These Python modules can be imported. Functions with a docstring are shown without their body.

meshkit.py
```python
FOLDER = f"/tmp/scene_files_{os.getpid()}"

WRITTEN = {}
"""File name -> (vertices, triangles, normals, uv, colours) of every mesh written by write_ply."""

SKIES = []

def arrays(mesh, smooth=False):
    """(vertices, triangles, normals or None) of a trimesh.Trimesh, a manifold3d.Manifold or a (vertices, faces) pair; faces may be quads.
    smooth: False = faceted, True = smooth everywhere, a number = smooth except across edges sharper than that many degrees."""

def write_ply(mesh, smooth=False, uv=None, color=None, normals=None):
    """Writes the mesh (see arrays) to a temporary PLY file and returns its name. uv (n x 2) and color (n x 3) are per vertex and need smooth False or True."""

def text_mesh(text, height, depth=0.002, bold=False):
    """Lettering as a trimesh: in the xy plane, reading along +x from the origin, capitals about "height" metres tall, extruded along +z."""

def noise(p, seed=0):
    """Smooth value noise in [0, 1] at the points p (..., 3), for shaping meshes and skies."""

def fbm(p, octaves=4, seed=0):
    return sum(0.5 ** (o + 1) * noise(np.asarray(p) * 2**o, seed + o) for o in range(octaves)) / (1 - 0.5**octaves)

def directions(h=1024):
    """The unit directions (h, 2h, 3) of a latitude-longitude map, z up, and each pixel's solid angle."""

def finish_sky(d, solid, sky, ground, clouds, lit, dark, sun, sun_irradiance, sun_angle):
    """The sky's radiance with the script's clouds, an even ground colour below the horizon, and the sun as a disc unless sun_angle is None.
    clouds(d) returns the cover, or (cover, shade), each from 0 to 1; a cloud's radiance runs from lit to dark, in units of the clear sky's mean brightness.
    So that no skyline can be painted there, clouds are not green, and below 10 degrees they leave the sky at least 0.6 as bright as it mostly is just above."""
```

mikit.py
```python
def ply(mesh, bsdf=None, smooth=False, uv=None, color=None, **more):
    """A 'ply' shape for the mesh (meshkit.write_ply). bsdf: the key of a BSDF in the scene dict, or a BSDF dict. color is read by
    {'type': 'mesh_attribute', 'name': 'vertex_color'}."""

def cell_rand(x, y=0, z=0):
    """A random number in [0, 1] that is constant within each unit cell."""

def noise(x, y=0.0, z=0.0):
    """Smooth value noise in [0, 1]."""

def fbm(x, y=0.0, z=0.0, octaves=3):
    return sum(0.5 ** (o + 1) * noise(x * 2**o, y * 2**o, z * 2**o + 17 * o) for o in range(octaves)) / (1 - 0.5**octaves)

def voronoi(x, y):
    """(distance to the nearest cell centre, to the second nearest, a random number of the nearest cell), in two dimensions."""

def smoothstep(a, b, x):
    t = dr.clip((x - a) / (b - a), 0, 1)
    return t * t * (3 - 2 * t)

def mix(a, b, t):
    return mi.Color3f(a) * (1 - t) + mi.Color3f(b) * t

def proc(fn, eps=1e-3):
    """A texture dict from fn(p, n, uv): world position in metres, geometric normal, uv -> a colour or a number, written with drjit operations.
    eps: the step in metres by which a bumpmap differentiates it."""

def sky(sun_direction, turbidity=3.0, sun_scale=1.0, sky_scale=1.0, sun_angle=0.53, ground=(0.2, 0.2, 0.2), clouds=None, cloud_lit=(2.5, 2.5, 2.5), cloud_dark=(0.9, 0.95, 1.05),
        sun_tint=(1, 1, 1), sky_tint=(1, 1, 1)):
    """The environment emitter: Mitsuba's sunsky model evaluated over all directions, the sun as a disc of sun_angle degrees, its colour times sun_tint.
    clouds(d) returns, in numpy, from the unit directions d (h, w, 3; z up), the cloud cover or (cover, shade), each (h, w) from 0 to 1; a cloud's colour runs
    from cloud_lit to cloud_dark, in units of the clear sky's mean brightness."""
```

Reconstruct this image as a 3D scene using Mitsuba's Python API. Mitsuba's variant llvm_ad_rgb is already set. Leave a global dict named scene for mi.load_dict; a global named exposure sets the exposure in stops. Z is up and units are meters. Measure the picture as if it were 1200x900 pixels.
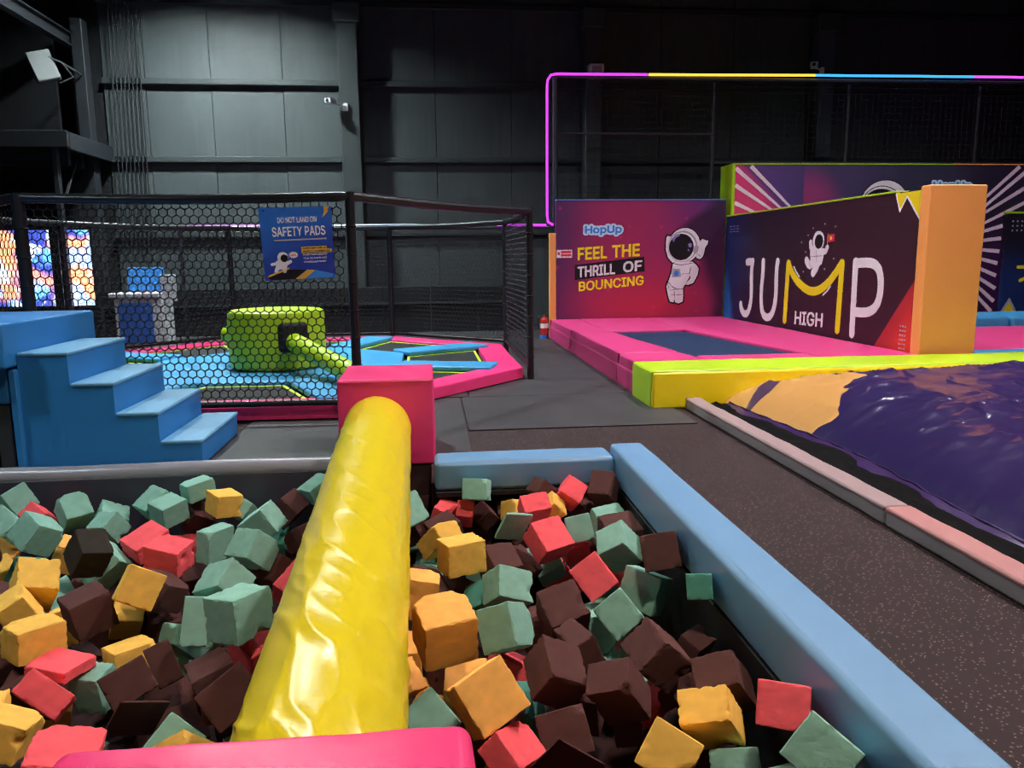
import math, glob, numpy as np, trimesh, mitsuba as mi, mikit, meshkit
import drjit as dr
import manifold3d as m3
from shapely.geometry import Polygon, LineString, Point, MultiPolygon
from shapely.ops import unary_union
from shapely import affinity

T = mi.ScalarTransform4f
PI = math.pi
scene, labels = {}, {}
exposure = 0.4

# ---------------------------------------------------------------- camera
CAM = np.array([0.0, 0.0, 1.55])
PITCH, YAW, ROLL = 0.1607023, 0.1029135, -0.0103806
_f = np.array([math.sin(YAW) * math.cos(PITCH), math.cos(YAW) * math.cos(PITCH), -math.sin(PITCH)])
_r = np.array([math.cos(YAW), -math.sin(YAW), 0.0])
_u = np.cross(_r, _f)
_u = -math.sin(ROLL) * _r + math.cos(ROLL) * _u
scene['camera'] = {'type': 'perspective', 'fov': math.degrees(2 * math.atan(600 / 908.3)), 'fov_axis': 'x', 'near_clip': 0.05, 'far_clip': 200.0,
                   'to_world': T().look_at(origin=CAM.tolist(), target=(CAM + _f).tolist(), up=_u.tolist())}

# ---------------------------------------------------------------- unseen ceiling lamps of the hall: (x, y, z, radius, tint, radiance)
LAMPS = [
    (-4.3, 15.4, 7.7, 0.30, (0.86, 1.0, 0.97), 1000),
    (-5.2, 4.4, 4.8, 0.22, (0.74, 0.93, 1.0), 210),  # added low and out of view, cool light for the steps side
    (4.3, 4.6, 7.4, 0.30, (1.0, 0.84, 0.84), 470),
    (0.9, 0.6, 7.2, 0.30, (1.0, 0.86, 0.68), 250),
    (4.2, 9.6, 7.6, 0.26, (0.95, 0.90, 1.0), 330),  # added unseen to light the trampoline court
    (9.2, 10.6, 7.6, 0.26, (1.0, 0.92, 0.96), 300),  # added unseen to brighten the ray wall and next lane
    (-1.8, 10.4, 7.6, 0.26, (0.86, 0.96, 1.0), 430),  # added unseen to light the arena
]

# ---------------------------------------------------------------- helpers
def lin(h):
    c = [int(h[i:i + 2], 16) / 255 for i in (0, 2, 4)]
    return [x / 12.92 if x <= 0.04045 else ((x + 0.055) / 1.055) ** 2.4 for x in c]

def num(key):
    if not any(k == key or k.startswith(key + '__') for k in scene) and key not in labels:
        return key
    i = 1
    while any(k == f'{key}_{i:03d}' or k.startswith(f'{key}_{i:03d}__') for k in scene) or f'{key}_{i:03d}' in labels:
        i += 1
    return f'{key}_{i:03d}'

def obj(name, mesh, mat, parent=None, smooth=False, label=None, cat=None, group=None, kind=None, **more):
    key = num((parent + '__' if parent else '') + name)
    if isinstance(mesh, dict):
        scene[key] = {**mesh, 'bsdf': {'type': 'ref', 'id': mat}, **more}
    else:
        scene[key] = mikit.ply(mesh, mat, smooth=smooth, **more)
    tag(key, label, cat, group, kind)
    return key

def tag(key, label=None, cat=None, group=None, kind=None):
    d = {k: v for k, v in (('label', label), ('category', cat), ('group', group), ('kind', kind)) if v}
    if d:
        labels[key] = d
    return key

def thing(name, label, cat, group=None, kind=None):
    key = num(name)
    labels[key] = {}
    tag(key, label, cat, group, kind)
    return key

def cat_(ms):
    return trimesh.util.concatenate([m for m in ms])

def box(x0, x1, y0, y1, z0, z1, ch=0.0):
    """Axis-aligned box, its edges chamfered by ch."""
    s = np.array([x1 - x0, y1 - y0, z1 - z0]); c = np.array([x0 + x1, y0 + y1, z0 + z1]) / 2
    if ch <= 0:
        m = trimesh.creation.box(s)
    else:
        h = s / 2
        pts = [[sx * (h[0] - (a != 0) * ch), sy * (h[1] - (a != 1) * ch), sz * (h[2] - (a != 2) * ch)]
               for a in range(3) for sx in (-1, 1) for sy in (-1, 1) for sz in (-1, 1)]
        m = trimesh.convex.convex_hull(np.array(pts))
    m.apply_translation(c)
    return m

def axis_steps(h, r, seg):
    core = h - r
    n = max(2, int(math.ceil(2 * core / seg)))
    mid = np.linspace(-core, core, n + 1)
    e = core + r * np.array([0.32, 0.65, 1.0])
    return np.concatenate([-e[::-1], mid, e])

def soft(x0, x1, y0, y1, z0, z1, r=0.03, seg=0.12, puff=0.0, wr=0.0, wf=5.0, seed=0):
    """A padded box: round edges of radius r, faces bulged by puff, wrinkled by wr."""
    s = np.array([x1 - x0, y1 - y0, z1 - z0]); c = np.array([x0 + x1, y0 + y1, z0 + z1]) / 2
    h = s / 2
    r = min(r, h.min() * 0.95)
    A = [axis_steps(h[k], r, seg) for k in range(3)]
    V, F, at = [], [], 0
    for k in range(3):
        a, b = (k + 1) % 3, (k + 2) % 3
        ga, gb = np.meshgrid(A[a], A[b], indexing='ij')
        na, nb = ga.shape
        i, j = np.meshgrid(np.arange(na - 1), np.arange(nb - 1), indexing='ij')
        q = np.stack([i * nb + j, (i + 1) * nb + j, (i + 1) * nb + j + 1, i * nb + j + 1], -1).reshape(-1, 4)
        for sg in (-1, 1):
            p = np.zeros((na * nb, 3)); p[:, a] = ga.ravel(); p[:, b] = gb.ravel(); p[:, k] = sg * h[k]
            qq = q if sg > 0 else q[:, ::-1]
            V.append(p); F.append(np.vstack([qq[:, [0, 1, 2]], qq[:, [0, 2, 3]]]) + at); at += len(p)
    m = trimesh.Trimesh(np.vstack(V), np.vstack(F), process=False)
    m.merge_vertices()
    p = np.array(m.vertices)
    q = np.clip(p, -(h - r), h - r)
    d = p - q
    n = d / np.maximum(np.linalg.norm(d, axis=1, keepdims=True), 1e-9)
    u = np.clip(np.abs(p) / h, 0, 1)
    b = np.ones(len(p))
    for k in range(3):
        b *= np.where(np.abs(n[:, k]) > 0.9, 1, 1 - u[:, k] ** 4)
    out = q + n * r
    amp = puff * b
    if wr:
        amp = amp + wr * (meshkit.fbm((out + c) * wf + seed * 3.1, 3, seed) - 0.5) * 2
    m.vertices = out + n * amp[:, None] + c
    return m

def tube(pts, r, sides=10, caps=True):
    p = np.asarray(pts, float)
    t = np.gradient(p, axis=0)
    t /= np.linalg.norm(t, axis=1, keepdims=True) + 1e-12
    ref = np.array([0, 0, 1.0]) if np.abs(t[:, 2]).max() < 0.93 else np.array([0.31, 0.95, 0.05])
    a = np.cross(t, ref); a /= np.linalg.norm(a, axis=1, keepdims=True) + 1e-12
    b = np.cross(t, a)
    g = np.arange(sides) * 2 * PI / sides
    rr = np.broadcast_to(np.asarray(r, float), (len(p),))
    v = p[:, None] + rr[:, None, None] * (np.cos(g)[None, :, None] * a[:, None] + np.sin(g)[None, :, None] * b[:, None])
    i, j = np.meshgrid(np.arange(len(p) - 1), np.arange(sides), indexing='ij')
    q = np.stack([i * sides + j, i * sides + (j + 1) % sides, (i + 1) * sides + (j + 1) % sides, (i + 1) * sides + j], -1).reshape(-1, 4)
    f = [q[:, [0, 1, 2]], q[:, [0, 2, 3]]]
    v = v.reshape(-1, 3)
    if caps:
        n0, n1 = len(v), len(v) + 1
        v = np.vstack([v, p[:1], p[-1:]])
        k = np.arange(sides)
        f.append(np.stack([np.full(sides, n0), (k + 1) % sides, k], 1))
        e = (len(p) - 1) * sides
        f.append(np.stack([np.full(sides, n1), e + k, e + (k + 1) % sides], 1))
    m = trimesh.Trimesh(v, np.vstack(f), process=False)
    m.fix_normals() if caps else None
    return m

def lathe(prof, sides=32):
    return trimesh.creation.revolve(np.asarray(prof, float), sections=sides)

def frame(o, ux, uy):
    """Matrix taking (u, v, n) to the world: u along ux, v along uy, n out of the surface."""
    ux = np.array(ux, float) / np.linalg.norm(ux); uy = np.array(uy, float); uy -= ux * (uy @ ux); uy /= np.linalg.norm(uy)
    M = np.eye(4); M[:3, 0] = ux; M[:3, 1] = uy; M[:3, 2] = np.cross(ux, uy); M[:3, 3] = o
    return M

def sheet(shape, th=0.004, lift=0.0):
    gs = getattr(shape, 'geoms', [shape])
    ms = [trimesh.creation.extrude_polygon(g, th, engine='earcut') for g in gs if not g.is_empty and g.area > 1e-7]
    m = cat_(ms); m.apply_translation([0, 0, lift])
    return m

def decal(parent, name, shape, mat, M, lift=0.0, th=0.004):
    m = sheet(shape, th, lift); m.apply_transform(M)
    return obj(name, m, mat, parent)

def stroke(pts, w, n=0):
    p = np.asarray(pts, float)
    if n:
        from scipy.interpolate import make_interp_spline
        t = np.r_[0, np.cumsum(np.linalg.norm(np.diff(p, axis=0), axis=1))]
        p = make_interp_spline(t, p, k=min(3, len(p) - 1))(np.linspace(0, t[-1], n))
    return LineString(p).buffer(w / 2)

def text_shape(text, height, bold=True):
    m = meshkit.text_mesh(text, height, 0.01, bold)
    t = m.triangles[m.face_normals[:, 2] > 0.5][:, :, :2]
    return unary_union([Polygon(x).buffer(1e-5) for x in t if Polygon(x).area > 1e-9])

def fit_text(text, x0, y0, x1, height, bold=True, slope=0.0, skew=0.0):
    s = text_shape(text, height, bold)
    a = s.bounds
    s = affinity.translate(s, -a[0], -a[1])
    s = affinity.scale(s, (x1 - x0) / (a[2] - a[0]), height / (a[3] - a[1]), origin=(0, 0))
    s = affinity.affine_transform(s, [1, skew, slope, 1, x0, y0])
    return s

def ell(cx, cy, rx, ry, rot=0):
    return affinity.rotate(affinity.scale(Point(0, 0).buffer(1, 24), rx, ry, origin=(0, 0)), rot, origin=(0, 0)).__class__(
        np.array(affinity.rotate(affinity.scale(Point(0, 0).buffer(1, 24), rx, ry, origin=(0, 0)), rot, origin=(0, 0)).exterior.coords) + [cx, cy])

def edges_mesh(A, B, w):
    """Square cords of width w from each A to each B (n x 3)."""
    d = B - A; d /= np.linalg.norm(d, axis=1, keepdims=True)
    ref = np.where(np.abs(d[:, 2:]) < 0.9, [[0, 0, 1.0]], [[1.0, 0, 0]])
    a = np.cross(d, ref); a /= np.linalg.norm(a, axis=1, keepdims=True); b = np.cross(d, a)
    h = w / 2
    R = [a * h, b * h, -a * h, -b * h]
    V = np.stack([A + r for r in R] + [B + r for r in R], 1)
    n = len(A)
    k = np.array([[i, (i + 1) % 4, (i + 1) % 4 + 4, i + 4] for i in range(4)])
    f = np.vstack([k[:, [0, 1, 2]], k[:, [0, 2, 3]]])
    F = (f[None] + (np.arange(n) * 8)[:, None, None]).reshape(-1, 3)
    return trimesh.Trimesh(V.reshape(-1, 3), F, process=False)

def hex_net(o, ux, width, height, cell, w, sag=0.0):
    """Hexagonal netting in the upright plane through o along ux."""
    ux = np.array(ux, float) / np.linalg.norm(ux)
    a = cell / math.sqrt(3)
    P, Q = [], []
    rows = int(height / (1.5 * a)) + 1
    for j in range(rows):
        for i in range(int(width / cell) + 1):
            x = i * cell + (j % 2) * cell / 2; y = j * 1.5 * a + a
            top = (x, y); l = (x - cell / 2, y - a / 2); r = (x + cell / 2, y - a / 2)
            P += [l, top, top]; Q += [top, r, (x, y + a)]
    P, Q = np.array(P), np.array(Q)
    ok = (P[:, 0] >= 0) & (Q[:, 0] >= 0) & (P[:, 0] <= width) & (Q[:, 0] <= width) & (P[:, 1] <= height) & (Q[:, 1] <= height)
    P, Q = P[ok], Q[ok]
    nn = np.array([ux[1], -ux[0], 0])
    def w3(p):
        s = sag * np.sin(PI * p[:, :1] / width) * np.sin(PI * p[:, 1:] / height)
        return np.asarray(o) + p[:, :1] * ux + p[:, 1:] * [0, 0, 1.0] + s * nn
    return edges_mesh(w3(P), w3(Q), w)

def place(m, M):
    m = m.copy(); m.apply_transform(M); return m

# ---------------------------------------------------------------- materials
def mat(key, col, rough=0.5, spec=0.5, coat=0.0, metal=0.0, bump=None, bs=0.002, **kw):
    c = col if isinstance(col, dict) else {'type': 'rgb', 'value': lin(col) if isinstance(col, str) else list(col)}
    b = {'type': 'principled', 'base_color': c, 'roughness': rough, 'specular': spec, 'metallic': metal}
    if coat:
        b['clearcoat'] = coat; b['clearcoat_gloss'] = 0.85
    b.update(kw)
    if bump:
        b = {'type': 'bumpmap', 'arbitrary': mikit.proc(bump, eps=0.004), 'scale': bs, 'nested': b}
    scene[key] = {'type': 'twosided', 'bsdf': b} if not bump else {'type': 'twosided', 'bsdf': b}

def foam_bump(p, n, uv):
    return mikit.fbm(p.x * 90, p.y * 90, p.z * 90, 2)
def vinyl_bump(p, n, uv):
    return mikit.noise(p.x * 9, p.y * 9, p.z * 9) + 0.3 * mikit.noise(p.x * 31, p.y * 31, p.z * 31)
def foam_tone(base):
    b = lin(base)
    return mikit.proc(lambda p, n, uv: mi.Color3f(b) * (0.86 + 0.28 * mikit.fbm(p.x * 26, p.y * 26, p.z * 26, 3)))

FOAM = {'G': '84b3a2', 'T': '4f8f80', 'Y': 'e8b858', 'O': 'f2b25e', 'P': 'f4616a', 'B': '583b39', 'K': '37332f'}
for k, (n, h) in {'G': ('foam_green', FOAM['G']), 'T': ('foam_teal', FOAM['T']), 'Y': ('foam_yellow', FOAM['Y']), 'O': ('foam_orange', FOAM['O']),
                  'P': ('foam_pink', FOAM['P']), 'B': ('foam_brown', FOAM['B']), 'K': ('foam_charcoal', FOAM['K'])}.items():
    mat(n, foam_tone(h), 1.0, 0.1, bump=foam_bump, bs=0.0022)
FM = {'G': 'foam_green', 'T': 'foam_teal', 'Y': 'foam_yellow', 'O': 'foam_orange', 'P': 'foam_pink', 'B': 'foam_brown', 'K': 'foam_charcoal'}

def vinyl(key, h, rough=0.38, coat=0.25, bs=0.0016):
    mat(key, h, rough, 0.5, coat, bump=vinyl_bump, bs=bs)
vinyl('vinyl_pink', 'e63878')
vinyl('vinyl_court_pink', 'c63a76', 0.45, 0.12)
vinyl('vinyl_rail_pink_light', 'a87573', 0.5, 0.1)  # pink lamp light painted into the near rail top
vinyl('vinyl_rail_faint_light', '917d7e', 0.5, 0.1)  # fainter pink light painted into the far rail top
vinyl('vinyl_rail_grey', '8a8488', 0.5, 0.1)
vinyl('vinyl_yellow', 'd9c61c', 0.25, 0.35)
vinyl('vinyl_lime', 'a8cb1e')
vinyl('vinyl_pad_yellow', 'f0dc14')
vinyl('vinyl_blue_pale', '5f99be', 0.5, 0.1)  # paler blue than the step body, for the treads
vinyl('vinyl_blue', '2b7cc0', 0.45, 0.12)
vinyl('vinyl_powder', '6490b6', 0.42, 0.2)
vinyl('vinyl_arena_blue', '3f94c6')
vinyl('vinyl_grey', '8f8d96', 0.33, 0.4)
vinyl('vinyl_navy', '3a3846', 0.5, 0.1)
vinyl('vinyl_orange', 'f4a25a', 0.4, 0.15)
vinyl('vinyl_black', '0d0d0f', 0.42, 0.15, 0.004)
mat('mat_black', '28282a', 0.6, 0.4)
mat('steel_black', '1d1e24', 0.45, 0.5)
mat('net_cord', '0d0d0f', 0.7, 0.3)
mat('net_far', '24262b', 0.7, 0.3)
mat('pad_sleeve', '15151a', 0.38, 0.5, 0.2)
mat('bed_black', '2b2b2c', 0.8, 0.2)
mat('bed_navy', '1e2e4a', 0.7, 0.25)
mat('lime_edge', 'c6e83a', 0.5)
mat('print_white', 'e6e2e6', 0.5, 0.3)
mat('print_yellow', 'f0d820', 0.5, 0.3)
mat('print_black', '16131a', 0.5, 0.3)
mat('print_blue', '3f86d8', 0.5, 0.3)
mat('print_pale_blue', 'bfe0f4', 0.5, 0.3)
mat('print_red', 'd83048', 0.5, 0.3)
mat('print_grey', 'a9a4b0', 0.5, 0.3)
mat('print_lilac', '8d7fc0', 0.5, 0.3)
mat('print_ray', 'f1d3e6', 0.5, 0.3)
mat('print_gold', 'd8a845', 0.5, 0.3)
mat('white_plastic', 'dfe2e6', 0.4, 0.5)
mat('wall_black', mikit.proc(lambda p, n, uv: mikit.mix(lin('303538'), lin('474d50'), mikit.fbm(p.x * 1.3, p.y * 1.3, p.z * 0.5 + mikit.noise(p.x * 14, 0, p.z * 0.7), 3))), 0.55, 0.4)
mat('trim_black', '34393b', 0.45, 0.5)
mat('gallery_steel', '202227', 0.5, 0.4)
mat('lamp_grey', '6c6e70', 0.5, 0.4)
mat('column_blue_lit', '3f4450', 0.5, 0.5)  # blue light from the tube painted into the column colour
mat('frame_steel', '34363f', 0.4, 0.5)
mat('dark_black', '17181b', 0.6, 0.3)
mat('kiosk_blue', '4a9cf4', 0.4)
mat('kiosk_dark_blue', '3d70d0', 0.4)
mat('extinguisher_red', 'c02a26', 0.3, 0.5, 0.5)
mat('pit_brown', '3f2a2b', 0.9, 0.2)

def floor_col(p, n, uv):
    base = mikit.mix(lin('251a1a'), lin('2f2021'), mikit.fbm(p.x * 5, p.y * 5, 0, 3))
    d, d2, r = mikit.voronoi(p.x * 46, p.y * 46)
    fleck = (1 - mikit.smoothstep(0.10, 0.2, d)) * dr.select(r > 0.62, 1.0, 0.0)
    base = mikit.mix(base, lin('9c8a84'), fleck * 0.55)
    d, d2, r = mikit.voronoi(p.x * 21 + 5, p.y * 21)
    fleck = (1 - mikit.smoothstep(0.08, 0.16, d)) * dr.select(r > 0.75, 1.0, 0.0)
    return mikit.mix(base, lin('7a544e'), fleck * 0.5)
mat('rubber_floor', mikit.proc(floor_col), 0.75, 0.3)
mat('floor_mat', mikit.proc(lambda p, n, uv: mikit.mix(lin('323234'), lin('3c3b3d'), mikit.fbm(p.x * 2.2, p.y * 2.2, 0, 4))), 0.55, 0.4)
# ---------------------------------------------------------------- the setting
BACK = 18.0
PX0, PX1, PY0, PY1 = -4.3, 1.27, 1.30, 5.86          # the foam pit's opening in the floor
fl = cat_([box(-12, PX0, -3, BACK, -0.9, 0), box(PX1, 14, -3, BACK, -0.9, 0), box(PX0, PX1, -3, PY0, -0.9, 0), box(PX0, PX1, PY1, BACK, -0.9, 0),
           box(0.0, PX1, 5.33, PY1, -0.9, 0)])
obj('floor', fl, 'rubber_floor', kind='structure', label='dark rubber floor of the hall with pale flecks between the pit and the air bag')
# black mats laid on the far floor, each a piece of its own
xs = [-6.5, -4.2, -1.9, 0.4, 2.5]
ys = [6.35, 8.6, 10.6, 12.6, 14.75, 17.6]
for a in range(4):
    for b in range(5):
        if b == 0:
            continue
        x0, x1, y0, y1 = xs[a], xs[a + 1], ys[b], ys[b + 1]
        if b in (1, 2, 3) and a < 2:
            continue
        obj('mat', box(x0 + 0.008, x1 - 0.008, y0 + 0.008, y1 - 0.008, 0.0, 0.016 + 0.003 * ((a * 7 + b * 3) % 3), 0.004), 'floor_mat', 'floor')
for x0, x1, y0, y1 in ((-1.75, 0.30, 5.98, 8.58), (0.316, 2.46, 6.9, 8.58)):
    obj('mat', box(x0, x1, y0, y1, 0.0, 0.016, 0.004), 'floor_mat', 'floor')

obj('ceiling', box(-12, 14, -3.2, BACK + 0.3, 9.0, 9.2), 'dark_black', kind='structure')
obj('wall_back', box(-12, 14, BACK + 0.02, BACK + 0.2, 0, 9), 'dark_black', kind='structure', label='black painted sheet wall at the far end of the hall')
rows = [0.0, 2.15, 3.74, 5.34, 6.95, 9.0]
cols = [-6.75, -5.9, -4.55, -3.05, -1.5, 0.22, 1.9, 3.6, 5.3, 7.0, 8.8, 10.5, 12.2, 14.0]
rg = np.random.default_rng(4)
for i in range(len(cols) - 1):
    for j in range(5):
        d = rg.uniform(0.0, 0.018)
        obj('panel', box(cols[i] + 0.006, cols[i + 1] - 0.006, BACK - 0.02 - d, BACK + 0.02, rows[j] + 0.004, rows[j + 1] - 0.004, 0.004), 'wall_black', 'wall_back')
obj('wall_right', box(14, 14.2, -3, BACK, 0, 9), 'wall_black', kind='structure')
obj('wall_left', box(-12.2, -12, -3, BACK, 0, 9), 'wall_black', kind='structure')
obj('wall_behind', box(-12, 14, -3.2, -3, 0, 9), 'wall_black', kind='structure')
for z in rows[1:5]:
    obj('trim_1', box(-6.75, 14, BACK - 0.12, BACK - 0.04, z - 0.05, z + 0.05, 0.012), 'trim_black', kind='structure')
    obj('trim_1', box(-6.75, 14, BACK - 0.16, BACK - 0.04, z - 0.075, z - 0.05, 0.004), 'trim_black', kind='structure')
# steel columns in front of the back wall
for x, w in ((-1.60, 0.42), (3.66, 0.36), (8.98, 0.36)):
    k = thing('column', None, None, kind='structure')
    obj('shaft', box(x - w / 2, x + w / 2, 17.45, 17.85, 0, 6.7, 0.02), 'column_blue_lit' if x > 5 else 'trim_black', k)  # only the third column carries the painted blue light
    obj('cap', box(x - w / 2 - 0.07, x + w / 2 + 0.07, 17.38, 17.88, 6.45, 6.85, 0.02), 'trim_black', k)
# low black panelling behind the arena
k = thing('wall_low', None, None, kind='structure')
for i in range(9):
    x = -7.0 + i * 1.0
    obj('panel', box(x + 0.006, x + 0.994, 16.6, 16.68, 0, 0.98, 0.006), 'dark_black', k)
obj('rail', box(-7, 2.0, 16.55, 16.6, 0.62, 0.66), 'trim_black', k)

# dark gallery along the left of the hall
k = thing('gallery', None, None, kind='structure')
obj('deck', box(-12, -6.72, 15.9, 17.9, 3.78, 3.98, 0.01), 'gallery_steel', k)
obj('fascia', box(-12, -6.68, 15.84, 15.9, 3.70, 4.0, 0.01), 'gallery_steel', k)
obj('fascia', box(-6.74, -6.66, 15.9, 17.9, 3.66, 3.98, 0.01), 'gallery_steel', k)
obj('joist', box(-12, -6.9, 16.3, 16.42, 3.42, 3.7), 'gallery_steel', k)
obj('joist', box(-12, -6.9, 16.9, 17.02, 3.42, 3.7), 'gallery_steel', k)
obj('back_panel', box(-12, -6.95, 17.3, 17.36, 0, 3.7), 'dark_black', k)
obj('back_panel', box(-12, -7.5, 17.5, 17.6, 3.98, 8.8), 'dark_black', k)
obj('post', box(-7.05, -6.83, 17.3, 17.6, 0, 6.4, 0.01), 'gallery_steel', k)
obj('post', box(-7.05, -6.95, 15.95, 16.07, 0, 3.7, 0.01), 'gallery_steel', k)
obj('brace', tube([(-6.99, 16.05, 2.6), (-6.99, 17.0, 3.7)], 0.03, 6), 'gallery_steel', k)
k = thing('beam', None, None, kind='structure')
for zz, ww in ((6.10, 0.16), (5.86, 0.16)):
    obj('flange', box(-7.1 - ww / 2, -7.1 + ww / 2, 8.0, 17.6, zz - 0.015, zz + 0.015), 'gallery_steel', k)
obj('web', box(-7.11, -7.09, 8.0, 17.6, 5.86, 6.10), 'gallery_steel', k)
k = thing('beam', None, None, kind='structure')
obj('web', tube([(-8.5, 14.6, 5.8), (-6.7, 17.2, 6.9)], 0.05, 6), 'gallery_steel', k)
obj('web', tube([(-9.5, 14.6, 6.2), (-7.2, 14.6, 6.0)], 0.06, 6), 'gallery_steel', k)
# conduits running up the wall
for i in range(8):
    x0, x1 = -6.46 + 0.078 * i, -6.58 + 0.088 * i
    obj('conduit', tube([(x1, 17.80, 1.9), (x1 * 0.5 + x0 * 0.5, 17.80, 4.2), (x0, 17.80, 7.4)], 0.013, 6), 'steel_black',
                    label='%s of the eight thin conduits up the back wall, counted from the gallery' % ('first', 'second', 'third', 'fourth', 'fifth', 'sixth', 'seventh', 'last')[i], cat='conduit', group='conduits on the back wall')

# ---------------------------------------------------------------- lamps
LAMP_LABELS = ['bright round lamp hanging close to the grey lit back wall', 'cool white round lamp added unseen and low beside the blue steps', 'pinkish white round lamp hanging above the air bag rail', 'warm round lamp hanging above the near end of the foam pit',
               'added unseen round lamp above the court trampoline', 'added unseen round lamp above the neighbouring lane', 'added unseen round lamp above the sweeper arena']
for (x, y, z, r, tint, L), lb in zip(LAMPS, LAMP_LABELS):
    k = thing('unseen_ceiling_lamp', lb, 'lamp', 'high bay lamps')
    obj('housing', place(lathe([(0, 0.34), (0.10, 0.34), (0.14, 0.12), (r + 0.04, 0.02), (r + 0.08, -0.20), (r + 0.07, -0.20), (r + 0.02, 0.0), (0, 0.02)], 28), T().translate([x, y, z]).matrix.numpy() if hasattr(T().translate([x, y, z]).matrix, 'numpy') else np.array(T().translate([x, y, z]).matrix)), 'steel_black', k)
    obj('cord', tube([(x, y, z + 0.3), (x, y, 9.0)], 0.012, 6), 'steel_black', k)
    n = 28
    g = np.arange(n) * 2 * PI / n
    v = np.vstack([[[x, y, z - 0.01]], np.stack([x + r * np.cos(g), y + r * np.sin(g), np.full(n, z - 0.01)], 1)])
    f = np.array([[0, 1 + (i + 1) % n, 1 + i] for i in range(n)])
    obj('diffuser', (v, f), 'white_plastic', k, emitter={'type': 'area', 'radiance': {'type': 'rgb', 'value': [L * c for c in tint]}})

# ---------------------------------------------------------------- foam pit
k = thing('foam_pit_liner', None, None, kind='structure')
obj('bottom', box(PX0, PX1, PY0, PY1, -0.88, -0.80), 'pit_brown', k)
obj('wall_panel', soft(PX0, -0.75, PY1 - 0.05, PY1, -0.8, -0.02, 0.01, 0.2, 0.0, 0.006, 3, 2), 'vinyl_navy', k)
obj('wall_panel', box(-0.74, 0.0, PY1 - 0.04, PY1, -0.8, 0.0, 0.005), 'pit_brown', k)
obj('wall_panel', box(0.0, PX1, 5.29, 5.33, -0.8, 0.0, 0.005), 'dark_black', k)
obj('ledge', box(0.0, PX1, 5.065, 5.29, -0.04, -0.002, 0.005), 'dark_black', k)
obj('wall_panel', box(-0.03, 0.0, 5.29, PY1, -0.8, 0.0, 0.005), 'pit_brown', k)
obj('wall_panel', box(PX1 - 0.04, PX1, PY0, 5.1, -0.8, 0.0, 0.005), 'dark_black', k)
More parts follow.
